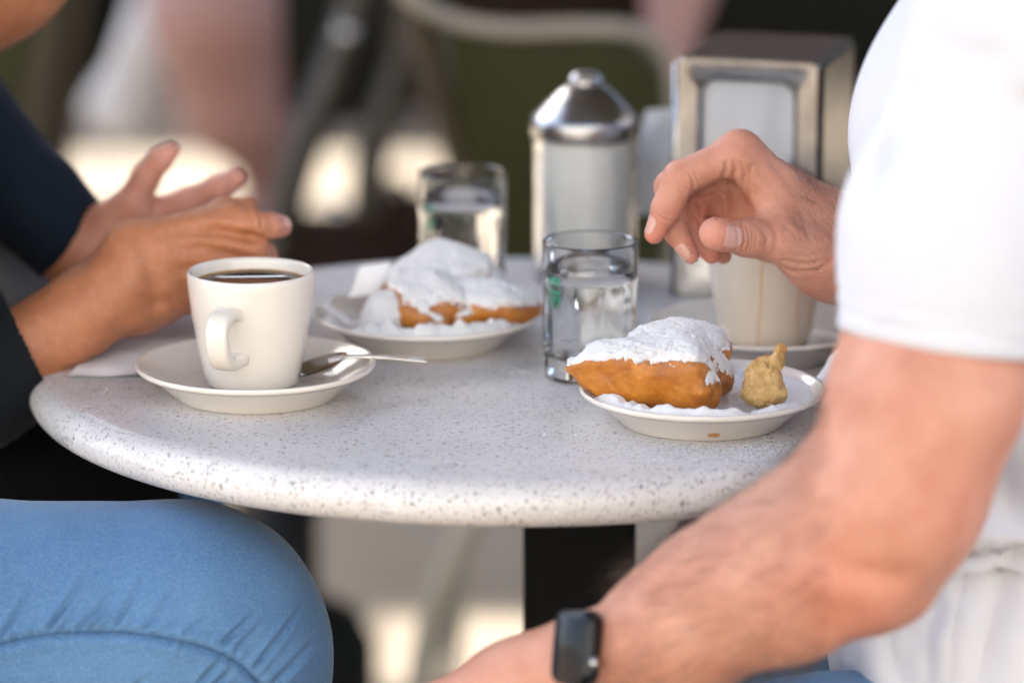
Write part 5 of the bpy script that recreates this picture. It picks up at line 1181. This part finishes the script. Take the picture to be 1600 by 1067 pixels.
disp = -0.0022 * np.exp(-(d / 0.0015) ** 2) + 0.0016 * np.exp(-((d - 0.0050) / 0.004) ** 2) + 0.0010 * smooth01((side + 0.001) / 0.004) * np.exp(-np.abs(side) / 0.04)
disp += 0.0006 * np.exp(-(d / 0.008) ** 2) * np.sin(s_ * 1500 + 3 * np.sin(s_ * 210))
for a, b, dep, w_ in (((-0.2811, -0.3200, 0.6476), (-0.2648, -0.3200, 0.6724), 0.0022, 0.0026), ((-0.2667, -0.3200, 0.6462), (-0.2574, -0.3200, 0.6632), 0.0008, 0.002), ((-0.2563, -0.3200, 0.6499), (-0.2337, -0.3200, 0.6797), 0.0026, 0.0026), ((-0.2486, -0.3200, 0.6491), (-0.2398, -0.3200, 0.6613), 0.0009, 0.002), ((-0.2401, -0.3200, 0.6495), (-0.2184, -0.3200, 0.6713), 0.0022, 0.0022), ((-0.2330, -0.3200, 0.6502), (-0.2199, -0.3200, 0.6661), 0.0017, 0.0020), ((-0.2259, -0.3200, 0.6506), (-0.2165, -0.3200, 0.6624), 0.0012, 0.002), ((-0.2203, -0.3200, 0.6506), (-0.2028, -0.3200, 0.6764), 0.0022, 0.0026), ((-0.2041, -0.3200, 0.6491), (-0.1867, -0.3200, 0.6698), 0.0016, 0.0026), ((-0.1921, -0.3200, 0.6484), (-0.1777, -0.3200, 0.6602), 0.0009, 0.002), ((-0.1801, -0.3200, 0.6476), (-0.1658, -0.3200, 0.6572), 0.0012, 0.0026), ((-0.1605, -0.3200, 0.6402), (-0.1420, -0.3180, 0.6551), 0.0026, 0.0030), ((-0.1535, -0.3200, 0.6365), (-0.1378, -0.3180, 0.6496), 0.0014, 0.0026), ((-0.1429, -0.3160, 0.6259), (-0.1148, -0.3120, 0.6547), 0.0028, 0.0030), ((-0.1729, -0.3200, 0.6198), (-0.1606, -0.3200, 0.6343), 0.0026, 0.0030), ((-0.1637, -0.3200, 0.6187), (-0.1536, -0.3200, 0.6284), 0.0022, 0.0028), ((-0.2076, -0.3200, 0.6194), (-0.1982, -0.3200, 0.6261), 0.0012, 0.003), ((-0.1351, -0.3140, 0.6129), (-0.1071, -0.3000, 0.6345), 0.0018, 0.004)):
    dd, ss, LL = flat_d(V, [a, b]); tp = np.clip(ss / LL, 0, 1); prof = np.clip(1.15 - tp, 0, 1) * np.clip(tp * 8 + 0.4, 0, 1)
    dep *= 1.5; w_ *= 0.52; disp += -dep * prof * np.exp(-(dd / w_) ** 2) + 0.4 * dep * prof * np.exp(-((dd - 2.1 * w_) / (1.4 * w_)) ** 2)
V = V + N * (disp * front + 0.0008 * vnoise(V, 26, 44))[:, None]
jh = (V, F)
lo_c = lo.copy(); lo_c[2] = 0.03
lo_s = lo_c.copy(); hi_s = hi.copy(); hi_s[2] = lo_f[2] + 0.004
p2 = sculpt(jw, lo_s, hi_s, 0.006, 1)
hi_t = hi.copy(); hi_t[0] = lo_f[0] + 0.004; lo_t = lo.copy(); lo_t[2] = lo_f[2] - 0.01
p3 = sculpt(jw, lo_t, hi_t, 0.006, 1)
fl = [cap((-0.58, 0.10, 0.60), (-0.26, 0.13, 0.575), 0.085, 0.066, 0.03), cap((-0.26, 0.13, 0.575), (-0.30, 0.13, 0.06), 0.060, 0.046, 0.03), cap((-0.58, -0.16, 0.58), (-0.58, 0.10, 0.60), 0.10, 0.10, 0.04)]
l4, h4 = bounds(fl, 0.01); p4 = sculpt(fl, l4, h4, 0.008, 1)
V, F = join([jh, p2, p3, p4])
from_np('jeans', V, F, M['denim'], wo)
# the stitched thread of the seam
Vn = jh[0]; pts = []
sp2 = spline(seam, 22)
for p in sp2:
    m = (np.abs(Vn[:, 0] - p[0]) < 0.0022) & (np.abs(Vn[:, 2] - p[2]) < 0.0022) & (Vn[:, 1] < KY)
    if m.any(): pts.append((p[0], Vn[m, 1].mean() - 0.0001, p[2]))
bm = bmesh.new(); P_ = [A_(p) for p in pts]
for i in range(len(P_) - 1):
    if i % 2 == 0:
        a, b = P_[i], P_[i + 1]; e = b + (b - a) * 0.15; tube(bm, [tuple(a), tuple((a + e) / 2 + A_((0, -0.0003, 0))), tuple(e)], [0.0004, 0.0006, 0.0004], 6)
kind(from_bm('seam_stitching', bm, M['seam_thread'], wo), 'stuff')
for x_, y_ in ((-0.172, KY + 0.02), (-0.28, 0.13)):
    sv_, sf_ = sculpt([cap((x_ - 0.05, y_, 0.045), (x_ + 0.11, y_, 0.032), 0.040, 0.030, 0.02), plane((0, 0, 0.004), (0, 0, -1), (x_ - 0.3, y_ - 0.1, -0.1), (x_ + 0.3, y_ + 0.1, 0.2))], A_((x_ - 0.12, y_ - 0.06, -0.01)), A_((x_ + 0.16, y_ + 0.06, 0.11)), 0.005, 1)
    from_np('shoe', sv_, sf_, M['black_cloth'], wo)

# ================================================================== the cafe behind: chairs, seated guests, another table
def tubes(name, paths, r, mat, parent, n=8):
    for p in paths:
        bm = bmesh.new(); tube(bm, spline(p, n), r, 12); from_bm(name, bm, M[mat], parent)
def slab(name, outline, thick, mat, parent, bow=0.0):
    """a padded panel: outline points in 3-D, thickened away from the camera side, with a rounded rim"""
    P = [Vector(p) for p in outline]; c_ = sum(P, Vector()) / len(P); nrm = Vector()
    for a, b in zip(P, P[1:] + P[:1]): nrm += (a - c_).cross(b - c_)
    nrm.normalize(); bm = bmesh.new(); lay = []
    for s_, o_ in ((0.90, 0.5), (0.97, 0.42), (1.0, 0.2), (1.0, -0.2), (0.97, -0.42), (0.90, -0.5)):
        lay.append([bm.verts.new(c_ + (p - c_) * s_ + nrm * thick * o_) for p in P])
    for A, B in zip(lay, lay[1:]):
        for k in range(len(A)): bm.faces.new((A[k], A[(k + 1) % len(A)], B[(k + 1) % len(A)], B[k]))
    bm.faces.new(lay[0]); bm.faces.new(lay[-1]); return from_bm(name, bm, M[mat], parent)
CHG = 'green vinyl cafe chairs with metal tube frames'
# chair right behind the sugar shaker, seen from behind at an angle
ch = thing('cafe_chair', 'olive green chair with a curved cream rail behind the sugar shaker', 'chair', (0.16, 1.0, 0), CHG)
slab('back_panel', [(-0.0609, 0.9500, 0.7885), (-0.0332, 0.9500, 0.7806), (0.0167, 0.9600, 0.7746), (0.0727, 0.9800, 0.7737), (0.1125, 1.0000, 0.7648), (0.1303, 1.0200, 0.7428), (0.1380, 1.0300, 0.6863), (0.1376, 1.0300, 0.6107), (0.1320, 1.0200, 0.5542), (0.0914, 1.0000, 0.5469), (0.0340, 0.9700, 0.5507), (-0.0197, 0.9500, 0.5639), (-0.0325, 0.9500, 0.6327), (-0.0512, 0.9500, 0.7234)], 0.022, 'olive_vinyl', ch)
tubes('top_rail', [[(-0.1300, 0.9000, 0.8804), (-0.1086, 0.9000, 0.8477), (-0.0819, 0.9100, 0.8161), (-0.0467, 0.9300, 0.7966), (0.0000, 0.9500, 0.7868), (0.0557, 0.9700, 0.7848), (0.1037, 0.9900, 0.7789), (0.1314, 1.0200, 0.7542), (0.1425, 1.0300, 0.6979), (0.1439, 1.0300, 0.5578)]], 0.0078, 'cream_tube', ch)
tubes('side_tube', [[(-0.0797, 0.9300, 0.8093), (-0.0708, 0.9400, 0.7644), (-0.0557, 0.9500, 0.7008), (-0.0348, 0.9550, 0.6260), (-0.0214, 0.9600, 0.5559), (-0.0142, 0.9700, 0.4896)]], 0.0095, 'tube_brown', ch)
sx, sy = 0.13, 1.22
bm = bmesh.new(); rbox(bm, (sx - 0.20, sy - 0.20, 0.43), (sx + 0.20, sy + 0.20, 0.475), 0.02, 3); from_bm('seat', bm, M['olive_vinyl'], ch)
for lx in (-0.17, 0.17):
    tubes('leg', [[(sx + lx, sy + 0.17, 0.44), (sx + lx * 1.08, sy + 0.20, 0.2), (sx + lx * 1.15, sy + 0.23, 0.0)]], 0.011, 'cream_tube', ch)
tubes('leg', [[(-0.0323, 1.0500, 0.3309), (-0.0459, 1.0500, 0.2942), (-0.0652, 1.0600, 0.2481), (-0.0787, 1.0700, 0.1952), (-0.0870, 1.0800, 0.1354), (-0.0905, 1.0900, 0.0876)]], 0.0135, 'cream_tube', ch)
tubes('leg', [[(sx + 0.17, sy - 0.17, 0.44), (sx + 0.18, sy - 0.20, 0.2), (sx + 0.2, sy - 0.23, 0.0)]], 0.011, 'cream_tube', ch)
# chair in the middle, dark back with shiny tubes
ch = thing('cafe_chair', 'dark chair with crossing shiny tubes behind the two hands', 'chair', (-0.25, 1.6, 0), CHG)
slab('back_panel', [(-0.2401, 1.6500, 0.7903), (-0.1054, 1.6000, 0.7967), (-0.1056, 1.5800, 0.6802), (-0.1179, 1.5800, 0.6200), (-0.1393, 1.5800, 0.5959), (-0.1700, 1.6000, 0.5896), (-0.2150, 1.6300, 0.5801), (-0.2388, 1.6500, 0.5943)], 0.02, 'dark_vinyl', ch)
tubes('frame_tube', [[(-0.1425, 1.5000, 0.8094), (-0.1574, 1.5000, 0.7253), (-0.1814, 1.5000, 0.6536), (-0.2135, 1.5000, 0.5778), (-0.2340, 1.5000, 0.5081), (-0.2494, 1.5000, 0.4344), (-0.2610, 1.5000, 0.3193), (-0.2696, 1.5000, 0.1956), (-0.2819, 1.5000, 0.0561)]], 0.020, 'tube_dark', ch)
tubes('frame_tube', [[(-0.1036, 1.5200, 0.7550), (-0.1119, 1.5200, 0.6699), (-0.1319, 1.5200, 0.6106), (-0.1440, 1.5200, 0.5641), (-0.1497, 1.5200, 0.5107), (-0.1582, 1.5200, 0.4435), (-0.1666, 1.5200, 0.2592)]], 0.017, 'tube_dark', ch)
tubes('frame_tube', [[(-0.0936, 1.5000, 0.7188), (-0.0855, 1.5000, 0.6601), (-0.0572, 1.5000, 0.5878), (-0.0509, 1.5000, 0.5214), (-0.0590, 1.5000, 0.4546), (-0.0729, 1.5000, 0.2646)]], 0.018, 'tube_dark', ch)
for lx, ly in ((520, 60), (548, 120)):  # chrome balls added to give the blurred highlight on the frame
    bm = bmesh.new(); v = bmesh.ops.create_uvsphere(bm, u_segments=16, v_segments=8, radius=0.011)['verts']; o_ = Vector((-0.1667, 1.4850, 0.7004)) if ly == 60 else Vector((-0.1783, 1.4850, 0.5178))
    for q in v: q.co += o_
    from_bm('glint_ball', bm, M['chrome'], ch)
slab('seat', [(-0.2449, 1.5500, 0.5012), (-0.1577, 1.5200, 0.5006), (-0.0953, 1.5200, 0.4906), (-0.0908, 1.4500, 0.4324), (-0.1686, 1.4500, 0.4257), (-0.2482, 1.4800, 0.4322)], 0.03, 'brown_leather', ch)
# chair at the far left, behind the woman
ch = thing('cafe_chair', 'olive green chair beyond the woman\'s sleeve', 'chair', (-0.72, 1.45, 0), CHG)
slab('back_panel', [(-0.6162, 1.5000, 0.8094), (-0.4661, 1.4800, 0.8119), (-0.4721, 1.4600, 0.6991), (-0.4844, 1.4500, 0.6296), (-0.5078, 1.4500, 0.5774), (-0.6173, 1.4500, 0.5709)], 0.022, 'olive_vinyl', ch)
tubes('frame_tube', [[(-0.4473, 1.4400, 0.8170), (-0.4549, 1.4400, 0.7279), (-0.4641, 1.4400, 0.6701), (-0.4735, 1.4400, 0.6119), (-0.4810, 1.4400, 0.5270), (-0.4960, 1.4400, 0.2807), (-0.5045, 1.4400, 0.0825)]], 0.016, 'tube_brown', ch)
tubes('frame_tube', [[(-0.4243, 1.4600, 0.8145), (-0.4330, 1.4600, 0.7249), (-0.4448, 1.4600, 0.6668), (-0.4554, 1.4600, 0.6082), (-0.4629, 1.4600, 0.5229), (-0.4750, 1.4600, 0.2753), (-0.4846, 1.4600, 0.0760)]], 0.013, 'tube_brown', ch)
slab('side_panel', [(-0.4365, 1.5000, 0.8094), (-0.3819, 1.5000, 0.8094), (-0.3924, 1.5000, 0.7188), (-0.4110, 1.5000, 0.6699), (-0.4413, 1.5000, 0.6273), (-0.4656, 1.5000, 0.5911), (-0.4812, 1.5000, 0.5911), (-0.4525, 1.5000, 0.6928)], 0.02, 'dark_vinyl', ch)
# dark high-backed chair, set over the sunlit ground at the upper right
ch = thing('cafe_chair', 'dark olive chair beyond the napkin dispenser', 'chair', (0.42, 2.0, 0), CHG)
slab('back_panel', [(0.1993, 2.0000, 0.7602), (0.4546, 2.0500, 0.7540), (0.4666, 2.0500, 0.5612), (0.4468, 2.0500, 0.4557), (0.2431, 2.0000, 0.4578), (0.2125, 2.0000, 0.5548)], 0.025, 'dark_vinyl', ch)
slab('seat', [(0.1980, 1.9800, 0.4543), (0.4674, 2.0300, 0.4445), (0.4492, 1.8500, 0.4361), (0.1761, 1.8000, 0.4464)], 0.035, 'dark_vinyl', ch)
tubes('leg', [[(0.2154, 1.8800, 0.4373), (0.2159, 1.9000, 0.1569)], [(0.4472, 1.9000, 0.4332), (0.4575, 1.9000, 0.1569)]], 0.012, 'tube_dark', ch)
ch = thing('cafe_chair', 'dark red chair seat above the cream rail at the top edge', 'chair', (0.0, 2.2, 0), CHG)
slab('back_panel', [(-0.1099, 2.2000, 0.7430), (0.1971, 2.2000, 0.7430), (0.1985, 2.2000, 0.5978), (0.1414, 2.2000, 0.5747), (0.0382, 2.2000, 0.5809), (-0.0764, 2.2000, 0.5978)], 0.025, 'brown_leather', ch)
tubes('leg', [[(0.1528, 2.2000, 0.5901), (0.1616, 2.2000, 0.4426), (0.1673, 2.2000, 0.2212)], [(-0.0305, 2.2000, 0.5978), (-0.0346, 2.2000, 0.4426), (-0.0389, 2.2000, 0.2212)]], 0.012, 'tube_dark', ch)

# guest in shorts on the far side of the aisle: bare legs
g1 = thing('person', 'blurred guest with bare legs and pale shorts in the cafe behind', 'person', (-0.32, 2.7, 0))
gl = [cap((-0.4245, 2.7500, 0.6927), (-0.3739, 2.5500, 0.5604), 0.088, 0.082, 0.04), cap((-0.3739, 2.5500, 0.5604), (-0.3559, 2.5800, 0.4302), 0.090, 0.072, 0.03), cap((-0.3559, 2.5800, 0.4302), (-0.3306, 2.6000, 0.3757), 0.070, 0.040, 0.03), cap((-0.3302, 2.6000, 0.4012), (-0.3258, 2.7000, 0.2700), 0.046, 0.034, 0.03), cap((-0.3258, 2.7000, 0.2700), (-0.3364, 2.6000, 0.2715), 0.033, 0.028, 0.02),
      cap((-0.3289, 2.8500, 0.6808), (-0.3121, 2.6200, 0.5834), 0.085, 0.070, 0.04), cap((-0.3121, 2.6200, 0.5834), (-0.3285, 2.7200, 0.4573), 0.060, 0.050, 0.03), cap((-0.3909, 2.9000, 0.8139), (-0.3913, 2.8800, 0.7034), 0.12, 0.13, 0.05)]
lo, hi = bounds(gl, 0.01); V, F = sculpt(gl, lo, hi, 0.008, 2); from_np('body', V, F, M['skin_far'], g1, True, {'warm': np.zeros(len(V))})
sp_ = [cap((-0.4726, 2.7200, 0.5004), (-0.5173, 2.7200, 0.4098), 0.046, 0.048, 0.03), cap((-0.5173, 2.7200, 0.4098), (-0.4424, 2.7400, 0.3932), 0.045, 0.035, 0.03), cap((-0.4446, 2.7600, 0.5804), (-0.4726, 2.7200, 0.5004), 0.05, 0.046, 0.03)]
lo, hi = bounds(sp_, 0.01); V, F = sculpt(sp_, lo, hi, 0.008, 2); V = V + normals(V, F) * (0.006 * vnoise(V, 18, 3))[:, None]; from_np('cloth_tail', V, F, M['white_cloth'], g1)
g2 = thing('person', 'blurred guest with a bare forearm behind the napkin dispenser', 'person', (0.35, 2.0, 0))
gl = [cap((0.2000, 1.7200, 0.8018), (0.1776, 1.7000, 0.7160), 0.036, 0.034, 0.02), cap((0.1776, 1.7000, 0.7160), (0.1620, 1.6600, 0.6267), 0.034, 0.026, 0.02), cap((0.1620, 1.6600, 0.6267), (0.1541, 1.6200, 0.5860), 0.024, 0.020, 0.02), cap((0.1541, 1.6200, 0.5860), (0.1456, 1.6000, 0.5557), 0.022, 0.012, 0.01)]
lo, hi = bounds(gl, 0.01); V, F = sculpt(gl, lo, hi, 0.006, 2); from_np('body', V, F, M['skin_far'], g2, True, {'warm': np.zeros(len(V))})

# a white topped table farther back, and a bag on the floor
t2 = thing('cafe_table', 'blurred second table with a dark disc base under the near table', 'table', (-0.17, 1.25, 0))
c2 = A_((-0.1882, 1.2500, 0.1370))
bm = bmesh.new(); lathe(bm, [(0, 0.0), (0.10, 0.0), (0.10, 0.045), (0.085, 0.075), (0.03, 0.10), (0, 0.10)], 48, (c2[0] - 0.045, 1.25, max(0.0, c2[2] - 0.05))); from_bm('base_disc', bm, M['dark_vinyl'], t2, auto=40)
bm = bmesh.new(); tube(bm, [(c2[0] - 0.03, 1.25, 0.05), (c2[0] - 0.03, 1.25, 0.30)], 0.03, 16); from_bm('post', bm, M['black_metal'], t2)
bg = thing('tote_bag', 'dark brown bag slumped on the floor behind the heaped plate', 'bag', (-0.1517, 2.6000, 0.2302))
sp_ = [cap((-0.1817, 2.6200, 0.2501), (-0.1352, 2.6200, 0.2501), 0.055, 0.055, 0.03), cap((-0.1688, 2.6200, 0.2820), (-0.1350, 2.6200, 0.2820), 0.036, 0.036, 0.03)]
lo, hi = bounds(sp_, 0.01); V, F = sculpt(sp_, lo, hi, 0.008, 2); from_np('bag_body', V, F, M['brown_leather'], bg)
bm = bmesh.new(); tube(bm, spline([(-0.1771, 2.6200, 0.2949), (-0.1685, 2.6200, 0.3206), (-0.1516, 2.6200, 0.3292), (-0.1348, 2.6200, 0.3189), (-0.1307, 2.6200, 0.2906)], 6), 0.006, 8); from_bm('handle', bm, M['brown_leather'], bg)
